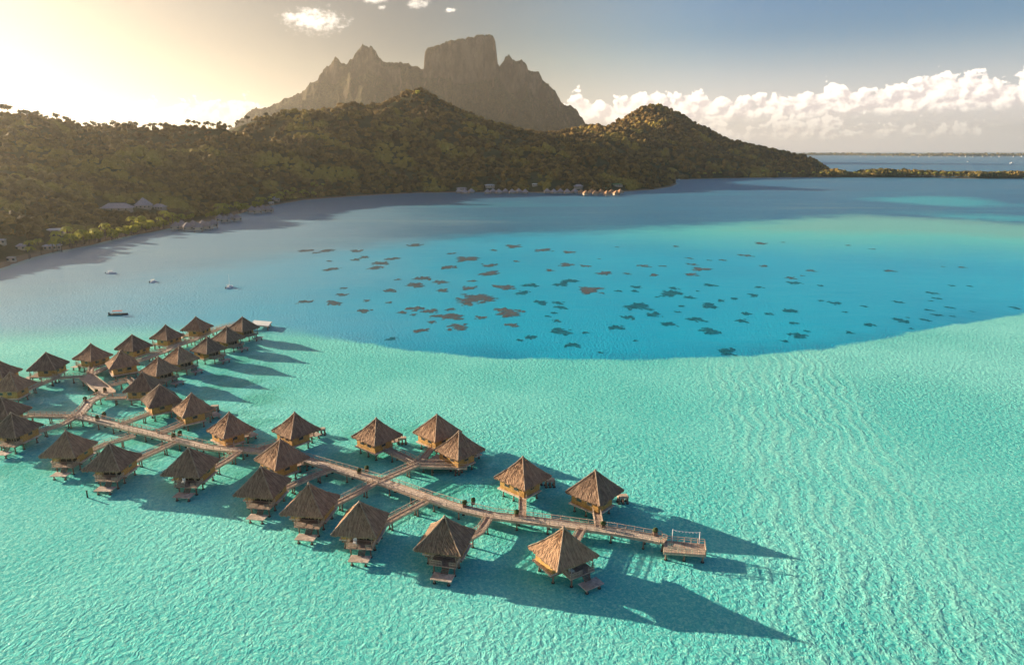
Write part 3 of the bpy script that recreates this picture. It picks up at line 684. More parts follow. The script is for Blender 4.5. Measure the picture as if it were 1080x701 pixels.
# ------------------------------------------------------------------ bungalow prototype
FZ = 2.1                # floor height above the water
EZ = 4.55; AZ = 9.15; HS = 4.35
def make_roof(parent, seed=3):
    r_ = random.Random(seed); V = []; Fc = []; UV = []; flare = r_.uniform(.88, 1.0); sag = r_.uniform(.08, .24); lean_ = (r_.uniform(-.12, .12), r_.uniform(-.12, .12))
    nc, nr = 36, 18
    for side in range(4):
        a = side*math.pi/2; base = len(V)
        for j in range(nr+1):
            v_ = j/nr                       # 0 apex .. 1 eave
            half = HS*v_+.03
            z = AZ-(AZ-EZ)*(v_**flare)-sag*math.sin(v_*math.pi)
            for i in range(nc+1):
                u_ = i/nc*2-1; bulge = (1-u_*u_)*.12*v_
                rag = (r_.uniform(-.22, .04) if j == nr and 0 < i < nc else 0)
                n1 = r_.uniform(-.05, .05) if 0 < i < nc and 0 < j else 0
                x = u_*half; y = -(half+n1-rag*.3-bulge*.4)
                V.append((x*math.cos(a)-y*math.sin(a), x*math.sin(a)+y*math.cos(a), z+rag+n1*.7)); UV.append((u_*v_*.5+side*1.7, v_))
        for j in range(nr):
            for i in range(nc):
                p = base+j*(nc+1)+i; Fc.append((p, p+nc+1, p+nc+2, p+1))
        # eave thickness and soffit
        b0 = len(V)
        for i in range(nc+1):
            vx = V[base+nr*(nc+1)+i]; V.append((vx[0]*.985, vx[1]*.985, vx[2]-.26)); UV.append((i/nc+side, 1.05))
        for i in range(nc+1):
            vx = V[b0+i]; V.append((vx[0]*.55, vx[1]*.55, EZ+1.5)); UV.append((i/nc+side, 1.4))
        for i in range(nc):
            p = base+nr*(nc+1)+i; Fc.append((p, b0+i, b0+i+1, p+1)); Fc.append((b0+i, b0+nc+1+i, b0+nc+2+i, b0+i+1))
    me = bpy.data.meshes.new('roof'); me.from_pydata(V, [], Fc)
    ul = me.uv_layers.new(name='UVMap')
    for lp in me.loops: ul.data[lp.index].uv = UV[lp.vertex_index]
    me.materials.append(m_thatch); me.update()
    o = bpy.data.objects.new('roof', me); col.objects.link(o); o.parent = parent
    mb = MB()
    for sx, sy in ((1, 1), (1, -1), (-1, 1), (-1, -1)):
        pts = []
        for k in range(9):
            v_ = k/8; z = AZ-(AZ-EZ)*(v_**flare)-sag*math.sin(v_*math.pi)
            pts.append((sx*HS*v_*1.0, sy*HS*v_*1.0, z+.04+(.05*(k % 2))))
        mb.tube(pts, [.13]*9, 6)
    mb.tube([(0, 0, AZ-.15), (0, 0, AZ+.15), (0, 0, AZ+.32)], [.34, .22, .05], 8)
    mb.build('ridge_cap', m_ridge, o)
    return o
def make_villa(seed=3):
    root = empty('thatched_bungalow', (0, 0, 0))
    make_roof(root, seed)
    # platform
    mb = MB(); mb.box((0, 1.1, FZ-.13), (7.7, 5.5, .26)); mb.build('floor_platform', m_deck, root)
    mb = MB()
    for i in range(15): mb.box((-1.45+i*.34, -3.02, FZ-.11), (.31, 2.7, .16))
    mb.build('terrace', m_deck2, root)
    mb = MB()
    for x in (-2.9, 0, 2.9): mb.beam((x, -3.5 if x >= 0 else -1.5, FZ-.42), (x, 3.5, FZ-.42), .2, .3)
    for y in (-1.2, 2.9): mb.beam((-3.5, y, FZ-.7), (3.5, y, FZ-.7), .2, .25)
    mb.build('floor_beam', m_post, root)
    # walls (room fills the back two thirds, terrace in front)
    w0 = FZ+.002; wh = 2.55; hx = 3.3; y0 = -1.45; y1 = 3.35; th = .12
    mb = MB(); mb.box((-hx, (y0+y1)/2, w0+wh/2), (th, y1-y0, wh)); wl = mb.build('wall', m_wall, root)
    mb = MB(); mb.box((hx, (y0+y1)/2, w0+wh/2), (th, y1-y0, wh)); wr = mb.build('wall', m_wall, root)
    mb = MB(); mb.box((0, y1+.065, w0+wh/2), (2*hx+th, th, wh)); wb = mb.build('wall', m_wall, root)
    mb = MB(); mb.box((-2.4, y0-.065, w0+wh/2), (1.9, th, wh)); mb.box((3.05, y0-.065, w0+wh/2), (.62, th, wh)); mb.box((.65, y0-.065, w0+wh-.15), (4.2, th, .3)); mb.build('wall', m_wall, root)
    # battens on the walls are part of the wall pattern; windows
    for (x, y, rz, par) in ((-hx-.08, .9, math.pi/2, wl), (hx+.08, .9, math.pi/2, wr), (-1.2, y1+.15, 0, wb), (1.4, y1+.15, 0, wb)):
        mb = MB(); mb.box((x, y, w0+1.45), (1.3, .06, 1.0), rz); f_ = mb.build('window', m_post, par)
        d = .035; ox, oy = (d if x > 3 else -d if x < -3 else 0), (d if abs(x) < 3 else 0)
        mb = MB(); mb.box((x+ox, y+oy, w0+1.45), (1.1, .03, .8), rz); mb.build('pane', m_glass, f_)
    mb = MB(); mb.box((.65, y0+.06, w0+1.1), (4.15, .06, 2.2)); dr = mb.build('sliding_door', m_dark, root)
    mb = MB()
    for x in (-1.4, 0, 1.4, 2.7): mb.box((x, y0-.01, w0+1.1), (.08, .06, 2.2))
    mb.build('door_frame', m_rail, dr)
    # terrace railing and columns
    for x in (-1.45, 3.3):
        mb = MB(); mb.tube([(x, -3.95, FZ), (x, -3.95, EZ+.25)], .09, 7); mb.build('column', m_post, root)
    mb = MB()
    for (a, b_) in (((-1.55, -4.3), (.8, -4.3)), ((2.2, -4.3), (3.4, -4.3)), ((-1.55, -4.3), (-1.55, -1.7)), ((3.4, -4.3), (3.4, -1.7))):
        for z in (.45, .9): mb.beam((a[0], a[1], FZ+z), (b_[0], b_[1], FZ+z), .07, .07)
        L = math.hypot(a[0]-b_[0], a[1]-b_[1]); k = max(2, int(L/.28))
        for i in range(k+1):
            q_ = i/k; mb.box((a[0]+(b_[0]-a[0])*q_, a[1]+(b_[1]-a[1])*q_, FZ+.45), (.05, .05, .9))
    mb.build('railing', m_rail, root)
    # lower swimming deck
    dz = 1.05
    mb = MB()
    for i in range(12): mb.box((1.5-1.75+i*.318, -5.95, dz), (.29, 2.2, .14))
    mb.build('swim_deck', m_deck, root)
    mb = MB()
    for i in range(5): mb.box((1.5, -4.35-.16*i, FZ-.22-.18*i), (1.2, .24, .07))
    mb.beam((.9, -4.2, FZ-.2), (.9, -5.1, dz), .08, .2); mb.beam((2.1, -4.2, FZ-.2), (2.1, -5.1, dz), .08, .2)
    mb.build('steps', m_post, root)
    for x, y, top in [(-2.9, -1.2, FZ-.8), (2.9, -1.2, FZ-.8), (-2.9, 2.9, FZ-.8), (2.9, 2.9, FZ-.8), (0, 2.9, FZ-.8), (-.9, -3.7, FZ-.2), (2.9, -3.7, FZ-.2), (.2, -6.5, dz-.07), (2.8, -6.5, dz-.07), (1.5, -5.2, dz-.07)]:
        mb = MB(); mb.tube([(x, y, -1), (x, y, top)], .16, 7); ps = mb.build('post', m_post, root)
        mb = MB(); mb.tube([(x, y, -.6), (x, y, .16)], [.42, .30], 8); mb.build('footing', m_foot, ps)
    return root
# apex pixel, rotation (deg), terrace side is local -Y
HUTS = [
 ((69, 453.5), -2, 'thatched bungalow at the left end of the nearest row, behind a pink swim deck'),
 ((115, 466.2), -2, 'second thatched bungalow from the left in the nearest row, beside the lone mooring post'),
 ((198.7, 471.3), -6, 'third thatched bungalow in the nearest row, alone below the bend of the boardwalk'),
 ((275, 491), -8, 'dark roofed bungalow just in front of the large golden roofed one astride the boardwalk'),
 ((325.5, 508.5), -8, 'thatched bungalow between the one below the golden roof and the one under mid boardwalk'),
 ((379, 528), -6, 'thatched bungalow with dark terrace standing between the fifth and last of the nearest row'),
 ((468.9, 543.4), -14, 'broad bungalow of the nearest row closest to the pale roofed one at the front right'),
 ((594.6, 555), 32, 'pale golden roofed bungalow nearest to the camera at the front right'),
 ((628, 495), 138, 'thatched bungalow nearest the end jetty, on the far side of the boardwalk'),
 ((551.5, 480.7), 138, 'thatched bungalow with yellow wall second from the end jetty on the far side'),
 ((484.3, 453.6), 136, 'thatched bungalow at the end of the forked platform, in front of its twin'),
 ((460.8, 436.3), 136, 'thatched bungalow standing just behind its twin on the forked walkway'),
 ((396.7, 440), 140, 'thatched bungalow on the left arm of the forked walkway'),
 ((310.7, 434), 140, 'thatched bungalow behind the golden roofed one, above the mid boardwalk'),
 ((295.5, 462.5), 140, 'large golden roofed bungalow standing right beside the boardwalk and hiding it'),
 ((241.5, 434), 140, 'thatched bungalow with a short gangway on the far side of the boardwalk bend'),
 ((201.8, 413.7), 134, 'thatched bungalow with a white landing behind it, right of the dark doored one'),
 ((168.5, 404.8), 130, 'thatched bungalow with a dark doorway facing the boardwalk near the junction'),
 ((149.8, 391.5), -176, 'dark thatched bungalow directly behind the one with the dark doorway'),
 ((166.5, 375.2), 62, 'dark thatched bungalow casting the nearest long shadow of the far right row'),
 ((188.5, 364.5), 62, 'dark thatched bungalow second along the far right row'),
 ((218.3, 354.3), 62, 'dark thatched bungalow third along the far right row'),
 ((238.7, 343.6), 62, 'dark thatched bungalow fourth along the far right row'),
 ((255.4, 333.6), 62, 'farthest thatched bungalow beside the white landing stage'),
 ((206.3, 333.4), -98, 'thatched bungalow at the far end of the far left row'),
 ((174.4, 341.9), -110, 'thatched bungalow with a lit left edge, second from the end of the far left row'),
 ((139, 352.3), -110, 'thatched bungalow with a lit left edge, third from the end of the far left row'),
 ((127, 368.6), -142, 'wide yellow walled bungalow beside the pale ramp'),
 ((95.5, 361.7), -110, 'thatched bungalow above the head of the pale ramp'),
 ((48.2, 371), -84, 'thatched bungalow on the far left walkway with a yellow wall'),
 ((10.2, 391.4), -178, 'thatched bungalow at the left frame edge on the upper cross walkway'),
 ((-4, 378), -92, 'thatched bungalow cut by the left edge of the frame, farthest back'),
 ((1, 418), -180, 'brown roofed bungalow cut by the left edge, behind the one with a swim deck'),
 ((11.5, 434.3), -8, 'thatched bungalow at the left frame edge with a small pink swim deck'),
]
protos_v = [make_villa(k) for k in (3, 8, 15, 29)]
huts = []
for i, ((px, py), rz, lab) in enumerate(HUTS):
    o = protos_v[i] if i < 4 else copy_tree(protos_v[(i*5+i//3) % 4])
    p = at(px, py, AZ+.2); o.location = (p.x, p.y, 0); o.rotation_euler.z = R(rz)
    s = 1+.02*((i*7) % 5-2)/2; o.scale = (s, s, 1)
    tag(o, lab, 'bungalow', 'thatched overwater bungalows'); huts.append(o)
hp = {k[0]: huts[i].location.copy() for i, k in enumerate(HUTS)}

# terrace chairs
def chair(loc, rz, lab):
    root = empty('terrace_chair', loc, rz)
    mb = MB(); mb.box((0, 0, .42), (.7, .7, .12)); mb.build('seat', m_white, root)
    mb = MB(); mb.box((0, .33, .8), (.7, .1, .7)); mb.build('backrest', m_white, root)
    for sx in (-.3, .3):
        for sy in (-.3, .3):
            mb = MB(); mb.box((sx, sy, .18), (.07, .07, .36)); mb.build('leg', m_white, root)
    tag(root, lab, 'chair', 'white terrace chairs')
for i, lab in ((2, 'white chair on the terrace of the bungalow below the boardwalk bend'), (5, 'white chair on the terrace of the sixth bungalow in the nearest row'), (7, 'white chair on the terrace of the pale golden roofed bungalow')):
    h = huts[i]; M_ = Euler((0, 0, h.rotation_euler.z)).to_matrix(); p = M_ @ Vector((-.3, -2.9, 0))
    chair((h.location.x+p.x, h.location.y+p.y, FZ+.002), h.rotation_euler.z+.2, lab)

# ------------------------------------------------------------------ walkways
def walkway(name, pts, wd, label, group=None, cat='walkway', step=5.5, rail=True, mdeck=None, z=FZ, rh=.95, maxposts=40):
    pts = [Vector((p[0], p[1], z)) for p in pts]; c0 = pts[0].copy(); root = empty(name, (c0.x, c0.y, 0))
    L = [p-Vector((c0.x, c0.y, 0)) for p in pts]
    # mitred offsets
    offs = []
    for i in range(len(L)):
        d1 = (L[i]-L[i-1]).normalized() if i else (L[1]-L[0]).normalized()
        d2 = (L[i+1]-L[i]).normalized() if i < len(L)-1 else d1
        nn = (Vector((-d1.y, d1.x, 0))+Vector((-d2.y, d2.x, 0))).normalized()
        nn /= max(.5, nn.dot(Vector((-d1.y, d1.x, 0)))); offs.append(nn)
    mb = MB()
    # planks across
    for i in range(len(L)-1):
        a, b_ = L[i], L[i+1]; ln = (b_-a).length; k = max(1, int(ln/.34))
        for j in range(k):
            q0, q1 = j/k, (j+.90)/k; o0 = offs[i].lerp(offs[i+1], q0); o1 = offs[i].lerp(offs[i+1], q1)
            e = wd/2+rnd.uniform(-.02, .05); dzz = rnd.uniform(-.012, .012)
            p0 = a.lerp(b_, q0); p1 = a.lerp(b_, q1); up = Vector((0, 0, dzz)); dn = Vector((0, 0, -.07))
            mb.add([p0-o0*e+up, p0+o0*e+up, p1+o1*e+up, p1-o1*e+up, p0-o0*e+dn, p0+o0*e+dn, p1+o1*e+dn, p1-o1*e+dn], [(0, 3, 2, 1), (4, 5, 6, 7), (0, 1, 5, 4), (1, 2, 6, 5), (2, 3, 7, 6), (3, 0, 4, 7)])
    mb.build('deck', mdeck or m_deck, root)
    mb = MB()
    for s in (-1, 1):
        for i in range(len(L)-1):
            mb.beam(L[i]+offs[i]*s*(wd/2-.16)+Vector((0, 0, -.26)), L[i+1]+offs[i+1]*s*(wd/2-.16)+Vector((0, 0, -.26)), .14, .36)
    mb.build('joist', m_rail, root)
    if rail:
        for s in (-1, 1):
            mb = MB(); acc = 0
            for i in range(len(L)-1):
                A_ = L[i]+offs[i]*s*(wd/2-.02); B_ = L[i+1]+offs[i+1]*s*(wd/2-.02)
                mb.beam(A_+Vector((0, 0, rh)), B_+Vector((0, 0, rh)), .12, .07)
                mb.beam(A_+Vector((0, 0, rh*.5)), B_+Vector((0, 0, rh*.5)), .05, .06)
                mb.beam(A_+Vector((0, 0, .10)), B_+Vector((0, 0, .10)), .12, .12)
                k = max(1, round((B_-A_).length/1.8))
                for j in range(k+(i == len(L)-2)):
                    p = A_.lerp(B_, j/k); mb.box((p.x, p.y, p.z+rh/2), (.09, .09, rh))
            mb.build('railing', m_rail, root)
    tot = sum((L[i+1]-L[i]).length for i in range(len(L)-1)); k = max(1, min(maxposts, round(tot/step)))
    for j in range(k):
        dd = tot*(j+.5)/k; i = 0
        while i < len(L)-2 and dd > (L[i+1]-L[i]).length: dd -= (L[i+1]-L[i]).length; i += 1
        q_ = dd/(L[i+1]-L[i]).length; p = L[i].lerp(L[i+1], q_); o_ = offs[i].lerp(offs[i+1], q_)
        for s in (-1, 1):
            w_ = p+o_*s*(wd/2-.35)
            mb = MB(); mb.tube([(w_.x, w_.y, -1), (w_.x, w_.y, z-.44)], .15, 7); ps = mb.build('post', m_post, root)
            mb = MB(); mb.tube([(w_.x, w_.y, -.6), (w_.x, w_.y, .14)], [.40, .28], 8); mb.build('footing', m_foot, ps)
        mb = MB(); a = p-o_*(wd/2-.1); b_ = p+o_*(wd/2-.1); mb.beam((a.x, a.y, z-.55), (b_.x, b_.y, z-.55), .16, .2); mb.build('crossbeam', m_post, root)
    tag(root, label, cat, group); return root
def D(*p): return [tuple(at(a, b_, FZ)[:2]) for a, b_ in p]
def hutend(key, frm, gap=3.9):
    h = hp[key]; v = Vector((frm[0]-h.x, frm[1]-h.y, 0)).normalized()*gap; return (h.x+v.x, h.y+v.y)
J0 = (81.5, 438.7)
walkway('boardwalk', D(J0, (103, 443), (126, 449), (155, 456), (183, 462.8), (215, 470.6), (236, 473), (253.7, 473.9), (273, 475.2), (300, 479.5), (321, 484), (345, 491), (378, 500.5), (410, 510), (452, 525), (490, 536.5), (520, 543.5), (552, 547), (600, 553), (650, 560), (697, 568.5)), 2.5,
        'long main boardwalk running from the junction to the end jetty', cat='boardwalk', step=6.2)
walkway('boardwalk', D(J0, (89.6, 430.6), (95.7, 422.4), (110, 415.5)), 2.5, 'short curved boardwalk between the main junction and the pale ramp', cat='boardwalk')
walkway('ramp', D((91, 397), (114, 415)), 4.2, 'wide pale ramp of bleached planks with no shade', cat='ramp', mdeck=m_rail, rail=True, rh=.5)
G = 'narrow walkways leading to the bungalows'
def branch(pts, key, label, wd=1.5, gap=3.8):
    P_ = D(*pts)
    if key is not None: P_.append(hutend(key, P_[-1], gap))
    return walkway('branch_walkway', P_, wd, label, G, step=6.0, mdeck=m_deck2)
K_ = [h[0] for h in HUTS]
branch([(142, 459.5), (112, 468)], K_[0], 'narrow walkway from the boardwalk to the leftmost bungalow of the nearest row')
branch([(187, 465.5), (150, 482)], K_[1], 'narrow walkway from the boardwalk to the second bungalow of the nearest row')
branch([(253, 475.5), (240, 485), (226, 493)], K_[2], 'kinked narrow walkway to the bungalow below the boardwalk bend')
branch([(350, 494.5), (328, 502.4)], K_[3], 'short walkway to the dark roofed bungalow in front of the golden one')
branch([(397, 508), (372, 522)], K_[4], 'straight narrow walkway to the fifth bungalow of the nearest row')
branch([(452, 527), (425, 541)], K_[5], 'straight narrow walkway to the sixth bungalow of the nearest row')
branch([(517, 545), (507, 560)], K_[6], 'bent narrow walkway to the broad bungalow of the nearest row')
branch([(615, 557)], K_[7], 'short gangway to the pale golden roofed bungalow at the front right')
branch([(632, 556)], K_[8], 'short steep looking gangway to the bungalow nearest the end jetty')
branch([(551, 545)], K_[9], 'gangway to the yellow walled bungalow second from the end jetty')
branch([(399, 507.5), (440.5, 489.5)], None, 'walkway rising from the boardwalk to the fork of three bungalows')
branch([(440.5, 489.0)], K_[12], 'left arm of the fork, wide pale walkway to its bungalow', 2.2)
branch([(442.5, 487.6)], K_[11], 'middle arm of the fork leading to the rear twin bungalow')
branch([(443.5, 490.3), (493, 491.5)], None, 'right arm of the fork, level platform before the front twin bungalow', 2.0)
branch([(272, 474)], K_[13], 'shaded walkway behind the golden roofed bungalow')
branch([(243, 472)], K_[15], 'very short gangway to the bungalow at the boardwalk bend')
branch([(168, 457.5), (190, 448.5)], K_[16], 'narrow walkway to the bungalow with the white landing')
branch([(127, 447.5), (150, 439)], K_[17], 'narrow walkway to the bungalow with the dark doorway')
branch([(111, 420), (133, 419)], None, 'level walkway ending below the dark bungalow near the junction')
branch([(116, 406.5), (136, 401)], K_[18], 'narrow walkway from the pale ramp to the dark bungalow')
branch([J0, (60, 438.5), (30, 438.2)], K_[32], 'level walkway from the junction to the left frame edge')
branch([J0, (66, 447), (42, 454)], K_[33], 'slanting walkway from the junction to the left bungalow with a swim deck')
branch([(89, 396.5), (60, 398)], K_[30], 'long walkway from the ramp head toward the left frame edge')
branch([(62, 398)], K_[29], 'short gangway to the yellow walled bungalow on the far left walkway')
branch([(94, 395.5)], K_[28], 'short gangway to the bungalow above the ramp head')
walkway('boardwalk', D((92, 397), (111, 387.5), (133, 384), (152, 378), (172, 371), (190, 363), (205, 358), (221, 350.5), (237, 344.5), (250, 341.5), (266, 341.5)), 2.2, 'far boardwalk threading between the two far rows of bungalows', cat='boardwalk', step=7)
branch([(172, 371)], K_[26], 'dark gangway to the third bungalow from the end of the far left row')
branch([(205, 359)], K_[25], 'dark gangway to the second bungalow from the end of the far left row')
branch([(231, 347)], K_[24], 'gangway to the last bungalow of the far left row')

# jetty at the end
def platform(name, corners, z, label, cat, mdeck, rails=(), posts=True, plank=.36):
    P_ = [Vector((*c[:2], z)) for c in corners]; c0 = P_[0].copy(); root = empty(name, (c0.x, c0.y, 0)); L = [p-Vector((c0.x, c0.y, 0)) for p in P_]
    a, b_, c_, d = L; ln = (b_-a).length; k = int(ln/plank); mb = MB()
    for j in range(k):
        q0, q1 = j/k, (j+.9)/k; p = [a.lerp(b_, q0), a.lerp(b_, q1), d.lerp(c_, q1), d.lerp(c_, q0)]
        dn = Vector((0, 0, -.1)); mb.add(p+[x+dn for x in p], [(0, 1, 2, 3), (7, 6, 5, 4), (0, 4, 5, 1), (1, 5, 6, 2), (2, 6, 7, 3), (3, 7, 4, 0)])
    mb.build('deck', mdeck, root); mb = MB()
    for u_, v_ in ((a, b_), (b_, c_), (c_, d), (d, a)): mb.beam(u_+Vector((0, 0, -.3)), v_+Vector((0, 0, -.3)), .16, .34)
    mb.build('edge_beam', m_rail, root)
    cen = (a+b_+c_+d)/4
    for p in [x.lerp(cen, .12) for x in L]+[a.lerp(b_, .5).lerp(cen, .15), d.lerp(c_, .5).lerp(cen, .15)]:
        mb = MB(); mb.tube([(p.x, p.y, -1), (p.x, p.y, z-.1)], .18, 7); ps = mb.build('post', m_post, root)
        mb = MB(); mb.tube([(p.x, p.y, -.6), (p.x, p.y, .16)], [.44, .32], 8); mb.build('footing', m_foot, ps)
    for (i0, i1) in rails:
        mb = MB(); A_, B_ = L[i0], L[i1]
        for h in (.5, .95): mb.beam(A_+Vector((0, 0, h)), B_+Vector((0, 0, h)), .1, .08)
        k = max(2, round((B_-A_).length/1.2))
        for j in range(k+1): p = A_.lerp(B_, j/k); mb.box((p.x, p.y, p.z+.48), (.1, .1, .95))
        mb.build('railing', m_rail, root)
    tag(root, label, cat); return root, L
jc = D((701, 567.5), (743, 571.5), (744.5, 583), (700, 580))
jet, jl = platform('jetty', jc, FZ-.35, 'end jetty platform with railings standing apart from the boardwalk', 'jetty', m_deck2, ((0, 1), (3, 2), (1, 2)))
branch([(697, 568.8), (702, 570.5)], None, 'very short link bridge between the boardwalk and the end jetty', 1.3)
fr = empty('signal_frame', (*D((709, 568.5))[0], 0)); a = Vector((0, 0, 0)); b_ = Vector((*D((737.5, 571.3))[0], 0))-fr.location; b_.z = 0
for p in (a, b_):
    mb = MB(); mb.tube([(p.x, p.y, FZ-.34), (p.x, p.y, FZ+2.1)], .09, 7); mb.build('pole', m_white, fr)
mb = MB(); pts = [(a.lerp(b_, q_/8)+Vector((0, 0, FZ+2.0-.16*math.sin(math.pi*q_/8)))) for q_ in range(9)]; mb.tube(pts, .04, 5); rp_ = mb.build('rope', m_white, fr)
for q_ in (1, 2, 3, 4, 5, 6, 7):
    p = pts[q_]; mb = MB(); mb.box((p.x, p.y, p.z-.1), (.26, .12, .16)); mb.build('float', m_white, rp_)
tag(fr, 'white two poled frame with a hanging rope on the end jetty', 'frame')
lc = D((263, 341.5), (268, 337.0), (286.5, 338.5), (283, 343.2))
platform('landing_stage', lc, 1.9, 'bright white landing stage beside the farthest bungalow', 'landing stage', m_white)
# triangular deck added to stand for the brown shadow in the fork
tc = D((443.5, 489.5), (461, 478), (470, 481.5), (490, 490.0))
platform('fork_shade_deck', tc, FZ-.02, 'brown deck in place of the shadow in the fork before the front twin bungalow', 'deck', m_deck2)
# small white landings behind villas
for q_, lab in (((226, 427.5), 'small white landing behind the bungalow right of the dark doored one'), ((338.5, 451.5), 'small white landing behind the bungalow above mid boardwalk'), ((424, 461), 'small white landing behind the left fork bungalow'), ((657, 522), 'small white landing behind the bungalow nearest the end jetty'), ((580, 505), 'small white landing behind the yellow walled bungalow near the jetty')):
    c_ = at(*q_, FZ-.3); cs = [(c_.x-.9, c_.y-.6), (c_.x+1.1, c_.y-.4), (c_.x+.9, c_.y+.8), (c_.x-1.1, c_.y+.6)]
    platform('landing', cs, FZ-.3, lab.replace('white', 'pale'), 'landing', m_rail)
# planters on the boardwalk edges
m_bush = simple('planter_leaves', (.05, .07, .02), .9, .4, 6.)
def planter(px, py, lab):
    p = at(px, py, FZ); root = empty('planter', (p.x, p.y, FZ+.02))
    mb = MB(); mb.box((0, 0, .35), (.75, .75, .7)); mb.build('box', m_post, root)
    r_ = np.random.default_rng(int(px)); V = IV*(.5+r_.uniform(-.12, .12, len(IV)))[:, None]+np.array([0, 0, 1.0]); fastmesh('shrub', V, IF, m_bush, root)
    tag(root, lab, 'planter', 'planters along the boardwalk')
for q_, lab in (((103, 443.5), 'planter on the boardwalk just past the junction'), ((110, 439.5), 'planter opposite the first one past the junction'), ((183, 462.2), 'planter beside the second branch to the nearest row'), ((190, 459.5), 'planter on the far edge where the second branch leaves'),
              ((379, 499.8), 'planter on the near edge past the golden roof'), ((387, 497), 'planter on the far edge past the golden roof'), ((490, 534), 'planter near the gangway of the broad bungalow'), ((499, 531.5), 'planter on the far edge near the yellow walled bungalow'),
              ((545, 544.3), 'planter at the gangway of the yellow walled bungalow'), ((691, 564), 'planter at the very end of the boardwalk'), ((90, 423.3), 'planter beside the short curved boardwalk'), ((102, 415), 'planter left of the ramp foot'), ((111, 413.5), 'planter right of the ramp foot'), ((636, 556.5), 'planter by the gangway nearest the jetty')):
    planter(*q_, lab)
# lone marker post
p = at(92.5, 524.5); mp = empty('mooring_post', (p.x, p.y, 0)); mb = MB(); mb.tube([(0, 0, -1), (0, 0, 1.5)], .16, 8); mb.build('pole', m_foot, mp); mb = MB(); mb.tube([(0, 0, 1.5), (0, 0, 1.62)], [.22, .18], 8); mb.build('cap', m_dark, mp)
tag(mp, 'lone dark mooring post standing in the shallows at the front left', 'post')

# ------------------------------------------------------------------ coral heads
def coral_mat(name, rgb, rgb2):
    m, t, b = mat(name); co = t.n('ShaderNodeTexCoord').outputs['Object']
    c = t.mix(t.mr(t.noise(co, .45, 5, .65), .4, .62), rgb, rgb2); t.put(b, 'Base Color', c)
    nt_ = m.node_tree; nt_.nodes.remove(b)
    df = t.n('ShaderNodeBsdfDiffuse'); t.put(df, 'Color', c); t.put(df, 'Normal', t.bump(t.noise(co, .62, 3), .3, 1.))
    gl = t.n('ShaderNodeBsdfGlossy'); gl.inputs['Roughness'].default_value = .3
    fr_ = t.n('ShaderNodeFresnel'); fr_.inputs[0].default_value = 1.33
    mx = t.n('ShaderNodeMixShader'); t.put(mx, 0, t.m('MULTIPLY', fr_.outputs[0], .3)); t.put(mx, 1, df.outputs[0]); t.put(mx, 2, gl.outputs[0])
    tp = t.n('ShaderNodeBsdfTransparent'); m2 = t.n('ShaderNodeMixShader')
    al = t.mr(t.m('MULTIPLY_ADD', t.m('SUBTRACT', t.noise(co, .8, 4, .65), .5), 1.6, t.attr('cover')), .2, 1.05, 0., .85)
    t.put(m2, 0, al); t.put(m2, 1, tp.outputs[0]); t.put(m2, 2, mx.outputs[0])
    nt_.links.new(m2.outputs[0], nt_.nodes['Material Output'].inputs[0]); return m
m_cor = coral_mat('coral_dark', (.008, .095, .13), (.008, .20, .26)); m_corb = coral_mat('coral_brown', (.15, .10, .085), (.07, .16, .18))
CL = [(350,168,50),(220,207,48),(163,182,70),(122,213,45),(133,230,38),(222,227,25),(303,238,40),(323,260,28),(396,231,30),(432,195,48),(416,214,24),(459,209,30),(485,225,28),(488,174,45),(520,181,22),(553,194,35),(530,217,32),(555,237,38),(581,271,38),(572,186,18),(607,220,22),(615,208,20),(627,177,20),(690,203,28),(695,156,25),(703,245,32),(679,254,14),(765,190,22),(740,186,12),(820,226,22),(873,219,28),(925,173,20),(855,136,20),(690,148,20),(555,160,25),(540,133,35),(522,142,25),(460,143,22),(430,163,20),(428,170,16),(492,165,20),(505,195,14),(300,190,22),(303,197,25),(298,220,18),(240,173,30),(253,160,30),(210,163,40),(185,140,40),(150,165,28),(105,169,25),(60,160,40),(38,206,20),(70,236,26),(20,250,20),(150,116,45),(115,130,30),(185,127,30),(318,105,25),(318,153,35),(375,140,30),(285,135,20),(345,128,20),(443,128,22),(612,110,22),(638,90,25),(645,128,18),(475,128,14),(723,136,18),(255,247,24),(235,252,14),(370,273,12),(428,253,10),(500,205,12),(780,205,10),(975,130,14),(960,212,10),(1065,198,18),(400,170,14),(520,115,14),(575,118,14)]
r_ = np.random.default_rng(12)
for _ in range(64):
    a, b_ = r_.uniform(-125, 330), r_.uniform(92, 232)
    if b_ > 232-.12*(330-a)*.3 or all(abs(a-q[0])+3*abs(b_-q[1]) > 26 for q in CL) is False: continue
    CL.append((a, b_, r_.uniform(12, 34)))
for _ in range(46):
    a, b_ = r_.uniform(330, 1000), r_.uniform(88, 240)
    if b_ > 262-.0 or all(abs(a-q[0])+3*abs(b_-q[1]) > 22 for q in CL) is False: continue
    CL.append((a, b_, r_.uniform(7, 18)))
